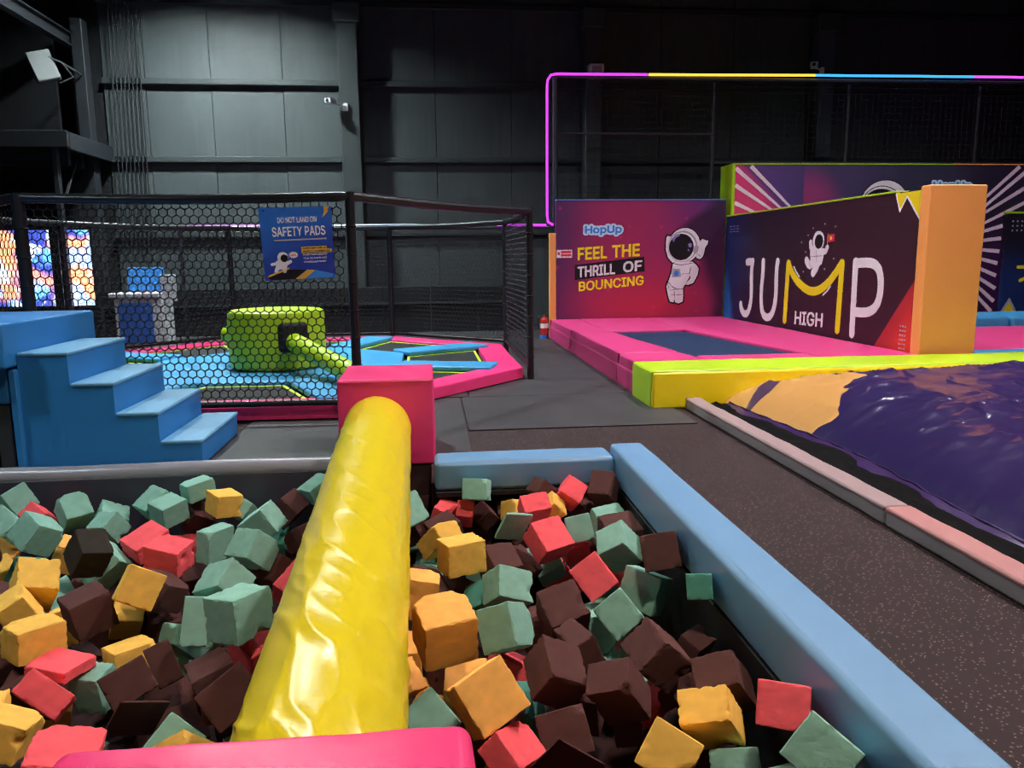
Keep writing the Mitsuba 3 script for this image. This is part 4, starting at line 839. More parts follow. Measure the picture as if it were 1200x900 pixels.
# ---- board that reads FEEL THE THRILL OF BOUNCING
k = thing('slogan_board', 'purple and red printed board reading FEEL THE THRILL OF BOUNCING', 'board')
obj('panel', box(2.41, 5.74, 14.86, 15.0, 0.2, 2.62), 'print_hop', k)
obj('top_edge', box(2.41, 5.74, 14.85, 15.01, 2.62, 2.645), 'blue_edge', k)
obj('end_edge', box(2.285, 2.41, 14.86, 15.0, 0.0, 2.02, 0.01), 'vinyl_orange', k)
MB = frame([0, 14.86, 0], [1, 0, 0], [0, 0, 1])
def logo(parent, x0, z0, x1, h, M, slope=0.0):
    s = fit_text('HopUp', x0, z0, x1, h, True, slope).buffer(0.004)
    lg = decal(parent, 'logo', s.buffer(0.036), 'print_pale_blue', M, 0.0, 0.004)
    decal(lg, 'logo_lettering', s, 'print_blue', M, 0.004, 0.003)
logo(k, 2.97, 1.97, 3.68, 0.17, MB, 0.02)
for w_, x0, z0, x1, h, mt in (('FEEL', 2.83, 1.50, 3.40, 0.235, 'print_yellow'), ('THE', 3.50, 1.54, 4.04, 0.235, 'print_yellow')):
    decal(k, 'lettering', fit_text(w_, x0, z0, x1, h, True, 0.06).buffer(0.004), mt, MB)
bx = decal(k, 'banner', Polygon([(2.77, 1.41), (4.13, 1.555), (4.15, 1.275), (2.77, 1.125)]), 'print_black', MB, 0.0, 0.003)
for w_, x0, z0, x1 in (('THRILL', 2.83, 1.17, 3.56), ('OF', 3.72, 1.255, 4.09)):
    decal(k, 'lettering', fit_text(w_, x0, z0, x1, 0.205, True, 0.085).buffer(0.003), 'print_white', MB, 0.003)
decal(k, 'lettering', fit_text('BOUNCING', 2.85, 0.905, 4.13, 0.185, True, 0.085).buffer(0.003), 'print_yellow', MB)
tg = decal(k, 'notice', Polygon([(2.42, 1.55), (2.72, 1.55), (2.72, 1.70), (2.42, 1.70)]), 'print_white', MB)
decal(tg, 'notice_band', unary_union([Polygon([(2.50, 1.575), (2.70, 1.575), (2.70, 1.62), (2.50, 1.62)]), Polygon([(2.50, 1.635), (2.70, 1.635), (2.70, 1.68), (2.50, 1.68)]), ell(2.46, 1.63, 0.024, 0.03)]), 'print_red', MB, 0.004, 0.002)

def cb(x, y):                       # measured on the board: 985 x 690 units over its printed face
    return (2.41 + (x - 60) / 985 * 3.35, 2.63 - (y - 70) / 690 * 2.25)
def bp(pts, smooth=True):
    p = Polygon([cb(*q) for q in pts])
    return p.buffer(0.035).buffer(-0.035) if smooth else p
def bell(x, y, rx, ry, rot=0):
    c = cb(x, y); s = 3.35 / 985
    return ell(c[0], c[1], rx * s, ry * s, rot)
suit = [bell(800, 335, 92, 97, -10), bp([(735, 440), (760, 425), (850, 430), (880, 455), (850, 500), (815, 560), (795, 600), (720, 600), (705, 560), (725, 500)]),
        bp([(692, 290), (700, 275), (712, 285), (718, 278), (722, 300), (716, 350), (735, 400), (760, 430), (735, 440), (705, 410), (690, 360)]),
        bp([(870, 410), (880, 350), (890, 310), (905, 295), (925, 305), (942, 305), (938, 330), (925, 350), (915, 400), (895, 420)]),
        bp([(840, 470), (870, 445), (890, 470), (885, 510), (860, 560), (830, 572), (805, 565), (840, 530)]),
        bp([(715, 590), (745, 590), (755, 640), (745, 675), (720, 668), (712, 640), (698, 580), (705, 550)]), bp([(742, 590), (800, 590), (802, 640), (800, 670), (775, 682), (750, 672), (748, 630)])]
body = unary_union([s if s.geom_type == 'Polygon' else s.convex_hull for s in suit])
ol = decal(k, 'astronaut', body.buffer(0.022), 'print_black', MB, 0.0, 0.003)
for s in suit[1:]:
    decal(ol, 'suit', s.buffer(-0.006), 'print_white', MB, 0.003, 0.002)
decal(ol, 'helmet', suit[0], 'print_white', MB, 0.004, 0.002)
decal(ol, 'helmet_ring', bell(790, 342, 86, 88, -10).difference(bell(787, 345, 80, 82, -10)), 'print_grey', MB, 0.006, 0.002)
decal(ol, 'visor', bell(782, 345, 72, 74, -10), 'print_black', MB, 0.008, 0.002)
decal(ol, 'visor_glint', bp([(728, 300), (745, 275), (775, 265), (770, 280), (748, 292), (736, 318)]), 'print_lilac', MB, 0.010, 0.002)
decal(ol, 'visor_glint', unary_union([bell(833, 335, 11, 13), bell(825, 363, 5, 6)]), 'print_lilac', MB, 0.010, 0.002)
decal(ol, 'ear_piece', bell(868, 360, 15, 26, -15), 'print_grey', MB, 0.007, 0.002)
decal(ol, 'chest_pack', bp([(728, 470), (778, 475), (785, 520), (732, 525)]), 'print_grey', MB, 0.006, 0.002)
decal(ol, 'badge', bell(757, 500, 15, 16), 'print_blue', MB, 0.008, 0.002)
decal(ol, 'crease', unary_union([stroke([cb(*q) for q in c_], 0.010) for c_ in (((705, 545), (735, 580), (760, 590)), ((720, 600), (750, 595), (800, 592)), ((840, 465), (835, 500), (790, 505)), ((745, 590), (750, 640)), ((735, 440), (780, 452), (850, 440)), ((725, 625), (745, 628)), ((760, 628), (800, 626)), ((895, 400), (875, 385)))]), 'print_black', MB, 0.006, 0.001)

# ---- JUMP HIGH wall
k = thing('jump_wall', 'dark printed side wall reading JUMP HIGH with an orange end', 'board')
obj('body', box(5.755, 6.40, 8.72, 14.84, 0.0, 2.30), 'print_jump', k)
obj('top_edge', box(5.745, 6.41, 9.3, 14.85, 2.30, 2.325, 0.006), 'lime_vinyl_edge', k)
obj('end_cushion', soft(5.72, 6.43, 8.56, 8.74, 0.36, 2.335, 0.02, 0.15, 0.004, 0.002, 3, 3), 'vinyl_orange', k, smooth=True)
MJ = frame([5.755, 14.8, 0], [0, -1, 0], [0, 0, 1])
JU = {'J': [(1.03, 1.44), (1.28, 1.45), (1.26, 1.0), (1.23, 0.66), (1.10, 0.51), (0.92, 0.52), (0.80, 0.66)], 'U': [(1.72, 1.45), (1.70, 0.66), (1.84, 0.515), (2.06, 0.515), (2.22, 0.66), (2.27, 1.45)]}
decal(k, 'lettering', stroke(JU['J'][:2], 0.13).union(stroke(JU['J'][1:], 0.13, 40)), 'print_white', MJ)
decal(k, 'lettering', stroke([(1.72, 1.45), (1.70, 1.05), (1.71, 0.72), (1.80, 0.55), (1.96, 0.50), (2.12, 0.55), (2.24, 0.72), (2.27, 1.05), (2.29, 1.45)], 0.13, 60), 'print_white', MJ)
M_ = stroke([(2.64, 0.51), (2.68, 1.42)], 0.13).union(stroke([(4.34, 1.43), (4.31, 0.50)], 0.13)).union(stroke([(2.69, 1.42), (2.86, 1.25), (3.18, 1.08), (3.52, 1.01), (3.84, 1.08), (4.12, 1.25), (4.33, 1.43)], 0.13, 50))
decal(k, 'lettering', M_, 'print_yellow', MJ)
decal(k, 'lettering', stroke([(4.70, 0.48), (4.69, 1.45)], 0.13).union(stroke([(4.69, 1.44), (5.02, 1.445), (5.24, 1.37), (5.32, 1.13), (5.25, 0.90), (5.03, 0.795), (4.70, 0.785)], 0.13, 50)), 'print_white', MJ)
for a, b, c_ in (('HIGH', 2.99, 3.88),):
    decal(k, 'lettering', fit_text(a, b, 0.465, c_, 0.215, True, 0.03), 'print_white', MJ)
decal(k, 'swoosh', unary_union([stroke([(2.88, 1.37), (2.97, 1.29), (3.08, 1.22)], 0.025), stroke([(3.85, 0.97), (3.96, 1.03), (4.05, 1.10)], 0.025)]), 'print_white', MJ)
ast = [ell(3.63, 1.76, 0.17, 0.145), Polygon([(3.42, 1.62), (3.80, 1.62), (3.74, 1.44), (3.46, 1.42)]).buffer(0.03), stroke([(3.50, 1.62), (3.40, 1.68), (3.39, 1.74)], 0.09), stroke([(3.74, 1.6), (3.86, 1.6), (3.90, 1.66)], 0.08),
       stroke([(3.55, 1.46), (3.42, 1.40), (3.36, 1.41), (3.29, 1.47)], 0.12), stroke([(3.66, 1.45), (3.60, 1.36), (3.52, 1.29)], 0.13)]
aj = decal(k, 'astronaut', unary_union(ast), 'print_white', MJ)
decal(aj, 'visor', ell(3.65, 1.75, 0.125, 0.105), 'print_black', MJ, 0.004, 0.002)
decal(aj, 'flag_pole', stroke([(3.89, 1.62), (3.905, 1.86)], 0.014), 'print_grey', MJ)
fl_ = decal(aj, 'flag', Polygon([(3.91, 1.84), (4.09, 1.85), (4.09, 1.75), (3.91, 1.73)]), 'print_red', MJ)
decal(fl_, 'flag_mark', ell(4.0, 1.79, 0.03, 0.028), 'print_yellow', MJ, 0.004, 0.002)
decal(aj, 'crease', unary_union([stroke([(3.45, 1.53), (3.77, 1.54)], 0.014), stroke([(3.60, 1.62), (3.60, 1.45)], 0.012), stroke([(3.38, 1.44), (3.45, 1.36)], 0.012)]), 'print_grey', MJ, 0.004, 0.002)
decal(k, 'star', unary_union([ell(x, z, 0.014, 0.012) for x, z in ((3.3, 1.85), (3.45, 1.95), (3.8, 2.0), (4.1, 1.95), (3.25, 1.6), (4.1, 1.5), (3.2, 1.3), (3.85, 1.35), (3.1, 1.75))]), 'print_grey', MJ)
mz = Polygon([(5.52, 2.30), (5.63, 2.09), (5.76, 2.255), (6.02, 1.985), (6.06, 2.0), (6.06, 2.30)])
decal(k, 'zigzag', mz.difference(Polygon([(5.60, 2.31), (6.2, 2.31), (6.2, 2.29), (5.6, 2.29)])), 'print_yellow', MJ)
decal(k, 'zigzag_line', stroke([(5.53, 2.28), (5.63, 2.07), (5.76, 2.24), (6.03, 1.96)], 0.022), 'print_white', MJ, 0.004, 0.002)
decal(k, 'dot_pattern', unary_union([ell(5.80 + 0.05 * i, 0.40 + 0.055 * j, 0.012, 0.012) for i in range(3) for j in range(6)]), 'print_grey', MJ)
decal(k, 'dot_pattern', unary_union([Polygon([(0.15 + 0.16 * i, 2.0 + 0.05 * j), (0.25 + 0.16 * i, 2.0 + 0.05 * j), (0.25 + 0.16 * i, 2.012 + 0.05 * j), (0.15 + 0.16 * i, 2.012 + 0.05 * j)]) for i in range(3) for j in range(3)]), 'print_lilac', MJ)

# ---- long ray-printed wall behind
k = thing('ray_wall', 'long purple wall printed with white rays behind the orange ended board', 'board')
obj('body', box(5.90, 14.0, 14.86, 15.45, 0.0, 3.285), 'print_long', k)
obj('end_edge', box(5.84, 5.90, 14.84, 15.47, 0.0, 3.30, 0.01), 'lime_vinyl_edge', k)
obj('top_edge', box(5.84, 10.4, 14.84, 15.47, 3.285, 3.31, 0.006), 'lime_vinyl_edge', k)
obj('top_edge', box(10.4, 14.0, 14.84, 15.47, 3.285, 3.31, 0.006), 'vinyl_orange', k)
ML = frame([0, 14.86, 0], [1, 0, 0], [0, 0, 1])
RC = (9.0, 0.95)
for (a, b) in (((5.91, 3.22), (6.9, 2.42)), ((6.21, 3.26), (7.1, 2.43)), ((5.91, 2.90), (6.7, 2.41)), ((5.91, 2.57), (6.4, 2.35)), ((11.80, 3.26), (10.6, 2.2)), ((11.95, 3.17), (10.6, 2.06)), ((12.1, 2.93), (10.6, 2.05)), ((12.2, 2.66), (10.6, 1.9)),
               ((11.54, 2.10), (10.6, 1.85)), ((11.53, 1.85), (10.6, 1.76)), ((11.52, 1.59), (10.6, 1.67)), ((11.50, 1.35), (10.6, 1.57)), ((11.49, 1.10), (10.6, 1.46)), ((11.50, 0.84), (10.6, 1.36)), ((11.49, 0.58), (10.6, 1.29)), ((11.45, 0.37), (10.6, 1.18))):
    d = np.array(b) - a; d /= np.linalg.norm(d); nn = np.array([-d[1], d[0]]); a = np.array(a); b = np.array(b)
    decal(k, 'ray', Polygon([a + nn * 0.04, b + nn * 0.022, b - nn * 0.022, a - nn * 0.04]), 'print_ray', ML)
hm = ell(8.98, 2.52, 0.50, 0.47)
hh = decal(k, 'helmet_print', hm.buffer(0.02), 'print_black', ML)
decal(hh, 'helmet_shell', hm, 'print_white', ML, 0.004, 0.002)
decal(hh, 'visor', ell(8.90, 2.46, 0.40, 0.37), 'print_black', ML, 0.006, 0.002)
decal(hh, 'helmet_rim', ell(8.92, 2.48, 0.44, 0.41).difference(ell(8.92, 2.48, 0.425, 0.395)), 'print_black', ML, 0.006, 0.002)
logo(k, 9.98, 2.76, 10.80, 0.20, ML, 0.0)

# ---- dark wall of the next lane
k = thing('dark_lane_wall', 'dark blue printed wall of the neighbouring lane with a lime top edge and yellow strokes', 'board')
obj('body', box(11.53, 14.0, 14.72, 14.80, 0.0, 2.33), 'print_far', k)
obj('top_edge', box(11.50, 14.0, 14.70, 14.82, 2.33, 2.37, 0.006), 'lime_vinyl_edge', k)
MF = frame([0, 14.72, 0], [1, 0, 0], [0, 0, 1])
decal(k, 'stroke', unary_union([stroke([(11.85, 1.27), (12.35, 1.28)], 0.07), stroke([(11.92, 1.0), (12.35, 1.2)], 0.07)]), 'print_yellow', MF)
tr = decal(k, 'triangle', Polygon([(11.60, 0.62), (11.43, 0.34), (11.78, 0.34)]).buffer(0.01), 'print_grey', frame([0.12, 14.72, 0.02], [1, 0, 0], [0, 0, 1]))
decal(tr, 'triangle_core', Polygon([(11.60, 0.55), (11.49, 0.36), (11.71, 0.36)]), 'print_yellow', frame([0.12, 14.72, 0.02], [1, 0, 0], [0, 0, 1]), 0.004, 0.003)
decal(k, 'dot_pattern', unary_union([ell(11.65 + 0.1 * i, 2.0 + 0.09 * j, 0.018, 0.018) for i in range(6) for j in range(3)]), 'print_grey', MF)

# ---- trampoline with its pink pads
k = thing('court_trampoline', 'navy jumping bed framed by pink pads in front of the slogan board', 'trampoline')
obj('bed', box(2.75, 4.60, 8.85, 12.40, 0.30, 0.335), 'bed_navy', k)
obj('base', box(2.36, 5.70, 8.48, 14.82, 0.0, 0.28), 'dark_black', k)
pk = [([(2.29, 8.46), (3.12, 8.46), (3.12, 9.02), (3.05, 9.35), (2.29, 9.35)], 0.38), ([(2.29, 9.36), (3.05, 9.36), (2.84, 12.30), (2.84, 12.60), (2.29, 12.60)], 0.385), ([(2.29, 12.61), (2.84, 12.61), (2.84, 14.84), (2.29, 14.84)], 0.375),
      ([(2.85, 12.32), (4.09, 12.32), (4.09, 14.84), (2.85, 14.84)], 0.38), ([(4.10, 12.32), (5.71, 12.32), (5.71, 14.84), (4.10, 14.84)], 0.378), ([(4.10, 12.31), (4.52, 8.95), (4.52, 8.46), (5.71, 8.46), (5.71, 12.31)], 0.38), ([(3.13, 8.46), (4.51, 8.46), (4.51, 8.93), (3.13, 8.93)], 0.382)]
for i, (q, z) in enumerate(pk):
    obj('pad', padpoly(q, 0.285 if i > 2 else 0.24, z, 0.03), 'vinyl_court_pink', k, smooth=50)
for i, (c_, d) in enumerate(((8.46, 9.35), (9.36, 12.60), (12.61, 14.84))):
    obj('side_pad', soft(2.275, 2.35, c_, d, 0.0, 0.25, 0.02, 0.15, 0.006, 0.004, 3, i + 4), 'vinyl_court_pink', k, smooth=True)
k = thing('bolster_pad', 'long yellow padded bolster with green light painted on top, before the pink trampoline pads', 'padding')
obj('lit_tint_top', soft(2.235, 9.2, 7.68, 8.44, 0.19, 0.395, 0.025, 0.12, 0.01, 0.008, 3, 6), 'vinyl_lime', k, smooth=True)  # lime here is green light painted onto a yellow bolster
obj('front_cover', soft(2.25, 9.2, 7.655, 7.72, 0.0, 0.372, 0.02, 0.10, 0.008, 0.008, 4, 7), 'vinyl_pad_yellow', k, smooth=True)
obj('lit_tint_end', soft(2.23, 2.31, 7.70, 8.44, 0.0, 0.37, 0.02, 0.12, 0.006, 0.004, 3, 7), 'vinyl_lime', k, smooth=True)  # same painted green light on the end face

# ---- pads of the neighbouring lane
k = thing('lane_padding', 'blue and pink floor pads beyond the orange ended board', 'padding')
obj('pink_pad', soft(6.5, 11.4, 8.95, 11.9, 0.1, 0.36, 0.03, 0.3, 0.02), 'vinyl_court_pink', k, smooth=True)
obj('blue_pad', soft(6.5, 11.4, 8.50, 8.93, 0.1, 0.37, 0.03, 0.2, 0.01), 'vinyl_arena_blue', k, smooth=True)
obj('blue_pad', soft(6.5, 9.6, 12.0, 13.2, 0.1, 0.52, 0.05, 0.2, 0.02), 'vinyl_arena_blue', k, smooth=True)
obj('blue_pad', soft(9.65, 13.8, 12.0, 13.2, 0.1, 0.50, 0.05, 0.2, 0.02), 'vinyl_arena_blue', k, smooth=True)
obj('gap_strip', box(6.5, 13.8, 11.9, 12.0, 0.1, 0.34), 'bed_black', k)
obj('base', box(6.45, 13.9, 8.5, 14.6, 0.0, 0.12), 'dark_black', k)

# ---- rail, skirt and air bag
for y0, y1, mt, lb in ((4.06, 7.62, 'vinyl_rail_faint_light', 'grey padded floor rail segment, faint pink light painted on top, reaching the yellow bolster'), (0.6, 4.05, 'vinyl_rail_pink_light', 'grey padded floor rail segment, pink light painted on top, beside the air bag hem')):
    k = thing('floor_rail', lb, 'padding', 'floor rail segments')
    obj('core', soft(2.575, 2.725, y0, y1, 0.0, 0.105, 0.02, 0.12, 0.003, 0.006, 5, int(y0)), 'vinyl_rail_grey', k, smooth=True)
    obj('lit_tint_top', soft(2.570, 2.730, y0, y1, 0.082, 0.118, 0.017, 0.09, 0.002, 0.008, 5, int(y0)), mt, k, smooth=True)  # pink reflection on the grey rail, painted as a separate top
BX0, BX1, BY0, BY1 = 2.98, 8.2, 0.9, 7.64
gx = np.r_[np.linspace(0, 0.12, 10), np.linspace(0.12, 1, 250)[1:]]; gy = np.linspace(0, 1, 330)
GX, GY = np.meshgrid(gx, gy, indexing='ij')
XX = BX0 + (BX1 - BX0) * GX; YY = BY0 + (BY1 - BY0) * GY
XX = XX + 0.14 * np.exp(-((YY - 5.4) / 1.2) ** 2) * np.exp(-(XX - BX0) / 0.5)
dE = np.minimum.reduce([XX - (BX0 + 0.14 * np.exp(-((YY - 5.4) / 1.2) ** 2)), BY1 - YY + 0.02, (BX1 - XX) * 2 + 0.05, YY - BY0 + 0.05])
dE = np.maximum(dE, 0)
H = 0.055 + 0.40 * (1 - np.exp(-dE / 0.42)) + 0.10 * (1 - np.exp(-np.maximum(XX - BX0, 0) / 1.6))
wq = np.stack([XX * 1.5 + YY * 0.35, YY * 1.1, XX * 0], -1)
f1 = meshkit.fbm(wq * 1.3, 4, 2); f2 = meshkit.fbm(np.stack([XX * 2.2 + 1.2 * f1, YY * 1.4, 0 * XX], -1), 4, 7); f3 = meshkit.fbm(np.stack([XX * 1.3, YY * 2.6 + 1.2 * f1, 0 * XX], -1), 4, 11)
rid = lambda f: (1 - np.abs(2 * f - 1)) ** 4
Z = H + (0.10 * (f1 - 0.5) + 0.014 * (rid(f2) - 0.3) + 0.012 * (rid(f3) - 0.3)) * np.clip(dE / 0.25, 0.12, 1)
fold = rid(meshkit.fbm(np.stack([YY * 4.2, XX * 1.2, 0 * XX], -1), 3, 15)) * np.exp(-dE / 0.30) * np.clip(dE / 0.06, 0, 1)
Z = Z + 0.022 * (fold - 0.2) * np.exp(-dE / 0.16) * (dE > 0)
n1 = meshkit.noise(np.stack([XX * 1.5 + 0.3 * f1, YY * 1.3, 0 * XX], -1), 31); n2 = meshkit.noise(np.stack([XX * 3.6 - YY * 0.9, YY * 2.6 + XX * 1.2, 0 * XX + 3], -1), 37)
sharp = lambda f: (1 - np.abs(2 * f - 1)) ** 12
Z = Z + (0.026 * sharp(n1) + 0.018 * sharp(n2)) * np.clip(dE / 0.2, 0, 1)
Z = np.maximum(Z, 0.03)
na, nb = XX.shape
V = np.stack([XX, YY, Z], -1).reshape(-1, 3)
i, j = np.meshgrid(np.arange(na - 1), np.arange(nb - 1), indexing='ij')
q = np.stack([i * nb + j, (i + 1) * nb + j, (i + 1) * nb + j + 1, i * nb + j + 1], -1).reshape(-1, 4)
F = np.vstack([q[:, [0, 1, 2]], q[:, [0, 2, 3]]])
def bag_col(p, n, uv):
    w = mikit.fbm(p.x * 2.3, p.y * 2.3, 0, 3) - 0.5
    d = p.y - 6.10 - 0.85 * (p.x - 3.1) + 1.1 * w
    c = mikit.mix(lin('1c1742'), lin('2a1a4c'), mikit.fbm(p.x * 0.8, p.y * 0.8, 4.0, 2))
    tan = mikit.smoothstep(0.0, 0.02, d)
    k2 = mikit.smoothstep(0.0, 0.02, 0.13 - dr.abs(p.y - 7.15 - 0.55 * (p.x - 3.15)) - 0.35 * dr.abs(p.x - 3.22)) * 0.9
    return mikit.mix(c, lin('bd8f52'), tan * (1 - k2))
mat('bag_skin', mikit.proc(bag_col), 0.16, 0.6, 1.0)
mat('skirt_black', '09090a', 0.8, 0.08)
mat('bag_purple', '311c4c', 0.28, 0.5, 0.4)
k = thing('air_bag', 'large glossy navy and purple inflatable landing bag with a tan corner', 'air bag')
obj('cover', trimesh.Trimesh(V, F, process=False), 'bag_skin', k, smooth=True)
yy = np.linspace(BY0, 7.5, 140)
ex = BX0 + 0.14 * np.exp(-((yy - 5.4) / 1.2) ** 2)
def strip(xa, za, xb, zb, n=6, fn=None):
    t = np.linspace(0, 1, n)
    Xs = xa[:, None] + (xb - xa)[:, None] * t; Zs = za[:, None] + (zb - za)[:, None] * t; Ys = np.repeat(yy[:, None], n, 1)
    if fn is not None:
        Zs = Zs + fn(Xs, Ys) * np.sin(PI * t)
    i, j = np.meshgrid(np.arange(len(yy) - 1), np.arange(n - 1), indexing='ij')
    q = np.stack([i * n + j, i * n + j + 1, (i + 1) * n + j + 1, (i + 1) * n + j], -1).reshape(-1, 4)
    m = trimesh.Trimesh(np.stack([Xs, Ys, Zs], -1).reshape(-1, 3), np.vstack([q[:, [0, 1, 2]], q[:, [0, 2, 3]]]), process=False)
    return m
sel = yy < 6.2
hx = 0.085 + 0.02 * np.sin(yy * 5)
obj('hem', strip(ex - hx, 0.045 + 0.008 * np.sin(yy * 9), ex + 0.03, 0.085 + 0 * yy, 5), 'bag_purple', k, smooth=True)
obj('hem_seam', tube(np.c_[ex + 0.012 + 0.004 * np.sin(yy * 21), yy, 0.083 + 0.004 * np.sin(yy * 17)], 0.006, 6), 'bag_purple', k, smooth=True)
wr = lambda a, b: 0.05 * (rid(meshkit.fbm(np.stack([b * 2.6 + a * 3, a * 3, 0 * a], -1), 3, 21)) - 0.3)
obj('skirt', strip(np.full(len(yy), 2.70), 0.075 + 0.01 * np.sin(yy * 4), ex - 0.02, 0.060 + 0.01 * np.sin(yy * 6), 16, wr), 'skirt_black', k, smooth=True)

# ---------------------------------------------------------------- net frame with the light tubes
k = thing('netting_barrier', 'tall black pole frame with dark netting above the slogan board', 'net frame')
FY = 15.2
for x, z0 in ((2.44, 0.0), (5.68, 3.3), (8.48, 3.3), (11.3, 3.3), (13.9, 3.3)):
    obj('pole', tube([(x, FY + (0.35 if x > 3 else 0), z) for z in np.linspace(z0 if x < 3 else 0.0, 4.93, 8)], 0.05 if x < 3 else 0.035, 10), 'frame_steel', k, smooth=50)
obj('top_bar', tube([(x, FY, 4.93) for x in np.linspace(2.44, 13.95, 12)], 0.035, 8), 'frame_steel', k, smooth=50)
obj('cross_bar', tube([(2.44, FY + 0.3, 3.95), (5.68, FY + 0.3, 3.95)], 0.02, 6), 'frame_steel', k)
obj('cross_bar', tube([(5.68, FY + 0.35, 3.40), (13.9, FY + 0.35, 3.40)], 0.025, 6), 'frame_steel', k)
obj('arena_bar', tube([(-4.6, FY, 2.14), (2.44, FY, 2.14)], 0.035, 8), 'frame_steel', k)
obj('pole', tube([(-4.6, FY, 0), (-4.6, FY, 2.14)], 0.035, 8), 'frame_steel', k)
for xa, xb, za in ((2.5, 5.66, 2.68), (5.70, 13.9, 3.36)):
    P_, Q_ = [], []
    for x in np.arange(xa, xb, 0.12):
        P_.append((x, FY + 0.02, za)); Q_.append((x, FY + 0.02, 4.9))
    for z in np.arange(za, 4.9, 0.12):
        P_.append((xa, FY + 0.02, z)); Q_.append((xb, FY + 0.02, z))
    obj('net', edges_mesh(np.array(P_), np.array(Q_), 0.008), 'net_far', k)
TUBES = [([(2.40, FY - 0.06, 2.18), (2.30, FY - 0.06, 2.22), (2.28, FY - 0.06, 2.3), (2.28, FY - 0.06, 3.6), (2.285, FY - 0.06, 4.80), (2.31, FY - 0.06, 4.92), (2.40, FY - 0.06, 4.965), (4.22, FY - 0.06, 4.975)], (0.66, 0.05, 0.82), 'purple light tube running up the post and along the top of the net frame'),
         ([(4.24, FY - 0.06, 4.975), (7.56, FY - 0.06, 5.005)], (1.0, 0.62, 0.06), 'yellow light tube along the top of the net frame'),
         ([(7.58, FY - 0.06, 5.005), (10.85, FY - 0.06, 5.02)], (0.05, 0.42, 1.0), 'blue light tube along the top of the net frame'),
         ([(10.87, FY - 0.06, 5.02), (13.9, FY - 0.06, 5.03)], (0.75, 0.09, 1.0), 'purple light tube after the blue one on the top of the net frame'),
         ([(1.30, FY - 0.06, 2.19), (2.26, FY - 0.06, 2.18)], (0.66, 0.05, 0.82), 'short purple light tube on the low bar behind the arena'),
         ([(-3.0, FY - 0.06, 2.19), (-0.15, FY - 0.06, 2.19)], (0.62, 0.80, 1.0), 'pale blue light tube on the low bar behind the arena'),
         ([(-4.58, FY - 0.06, 2.19), (-3.02, FY - 0.06, 2.19)], (0.85, 0.20, 1.0), 'violet light tube on the low bar behind the safety sign')]
for pts, col, lb in TUBES:
    p = np.array(pts, float)
    t = np.r_[0, np.cumsum(np.linalg.norm(np.diff(p, axis=0), axis=1))]
    s2 = np.linspace(0, t[-1], max(4, int(t[-1] / 0.12)))
    p = np.stack([np.interp(s2, t, p[:, c_]) for c_ in range(3)], 1)
    obj('light_tube', tube(p, 0.026, 8), 'steel_black', smooth=50, label=lb, cat='light tube', group='light tubes', emitter={'type': 'area', 'radiance': {'type': 'rgb', 'value': [1.05 * c_ for c_ in col]}})

# ---------------------------------------------------------------- sign, extinguisher, cameras, floodlight
k = thing('safety_sign', 'blue sign reading DO NOT LAND ON SAFETY PADS hung on the near netting', 'sign')
def sign_col(p, n, uv):
    return mikit.mix(lin('2a3f9c'), lin('2e6fc8'), mikit.smoothstep(1.5, 2.05, p.z + 0.35 * (p.x + 1.2) * -1))
mat('print_sign', mikit.proc(sign_col), 0.45, 0.4)
SG = np.array([(-1.517, 2.018), (-0.876, 2.039), (-0.867, 1.394), (-1.488, 1.371)])
ux = np.array([0.641, 0.0, 0.021]); MS = frame([-1.508, 7.40, 1.369], [0.9993, 0.02, 0.036], [-0.03, 0, 0.9993])
S0 = Polygon([(0, 0), (0.629, 0.0), (0.646, 0.649), (-0.005, 0.657)])
obj('plate', place(sheet(S0, 0.004), MS), 'print_sign', k)
def sp(x, y):                       # sign units: 0..100 across and down
    return (0.003 + x / 100 * 0.637, 0.654 - y / 100 * 0.654)
def stx(t, x0, yb, x1, h, mt, nm='lettering', lift=0.004):
    a = sp(x0, yb); b = sp(x1, yb)
    decal(k, nm, fit_text(t, a[0], a[1], b[0], h * 0.00645, True), mt, MS, lift, 0.002)
for x_, z_ in ((-1.49, 2.0), (-0.88, 2.02), (-1.47, 1.40), (-0.89, 1.41)):
    obj('tie', tube([(x_, 7.392, z_), (x_, 7.42, z_ + 0.004), (x_, 7.47, z_)], 0.006, 6), 'net_cord', k)
stx('DO NOT LAND ON', 24, 21.5, 79, 8, 'print_white')
stx('SAFETY PADS', 15, 40, 90, 13.5, 'print_white')
decal(k, 'underline', Polygon([sp(17, 44), sp(91, 44), sp(91, 46), sp(17, 46)]), 'print_grey', MS, 0.004, 0.002)
bn = decal(k, 'banner', Polygon([sp(54, 55), sp(90, 55), sp(90, 59), sp(97, 59), sp(97, 64), sp(54, 64)]), 'print_gold', MS, 0.004, 0.002)
stx('ALWAYS JUMP FROM THE', 56, 58.5, 89, 2.4, 'print_black', 'small_print', 0.006)
stx('CENTRE OF THE TRAMPOLINE', 56, 63, 95, 2.4, 'print_black', 'small_print', 0.006)
stx('DO NOT JUMP DIRECTLY', 56, 67.5, 90, 2.4, 'print_white', 'small_print')
stx('FROM THE SAFETY PADS', 56, 72.5, 89, 2.4, 'print_white', 'small_print')
stx('TO AVOID ANY INJURY', 56, 77.5, 88, 2.4, 'print_white', 'small_print')
decal(k, 'bolt', Polygon([sp(90, 1), sp(98, 1), sp(95, 6), sp(97, 7), sp(87, 16), sp(90, 8)]), 'print_gold', MS, 0.004, 0.002)
decal(k, 'corner_stripe', Polygon([sp(4, 93), sp(33, 83), sp(36, 83), sp(33, 86), sp(4, 96)]), 'print_gold', MS, 0.004, 0.002)
decal(k, 'corner_stripe', Polygon([sp(42, 99.5), sp(60, 87), sp(71, 88), sp(56, 99.5)]), 'print_gold', MS, 0.004, 0.002)
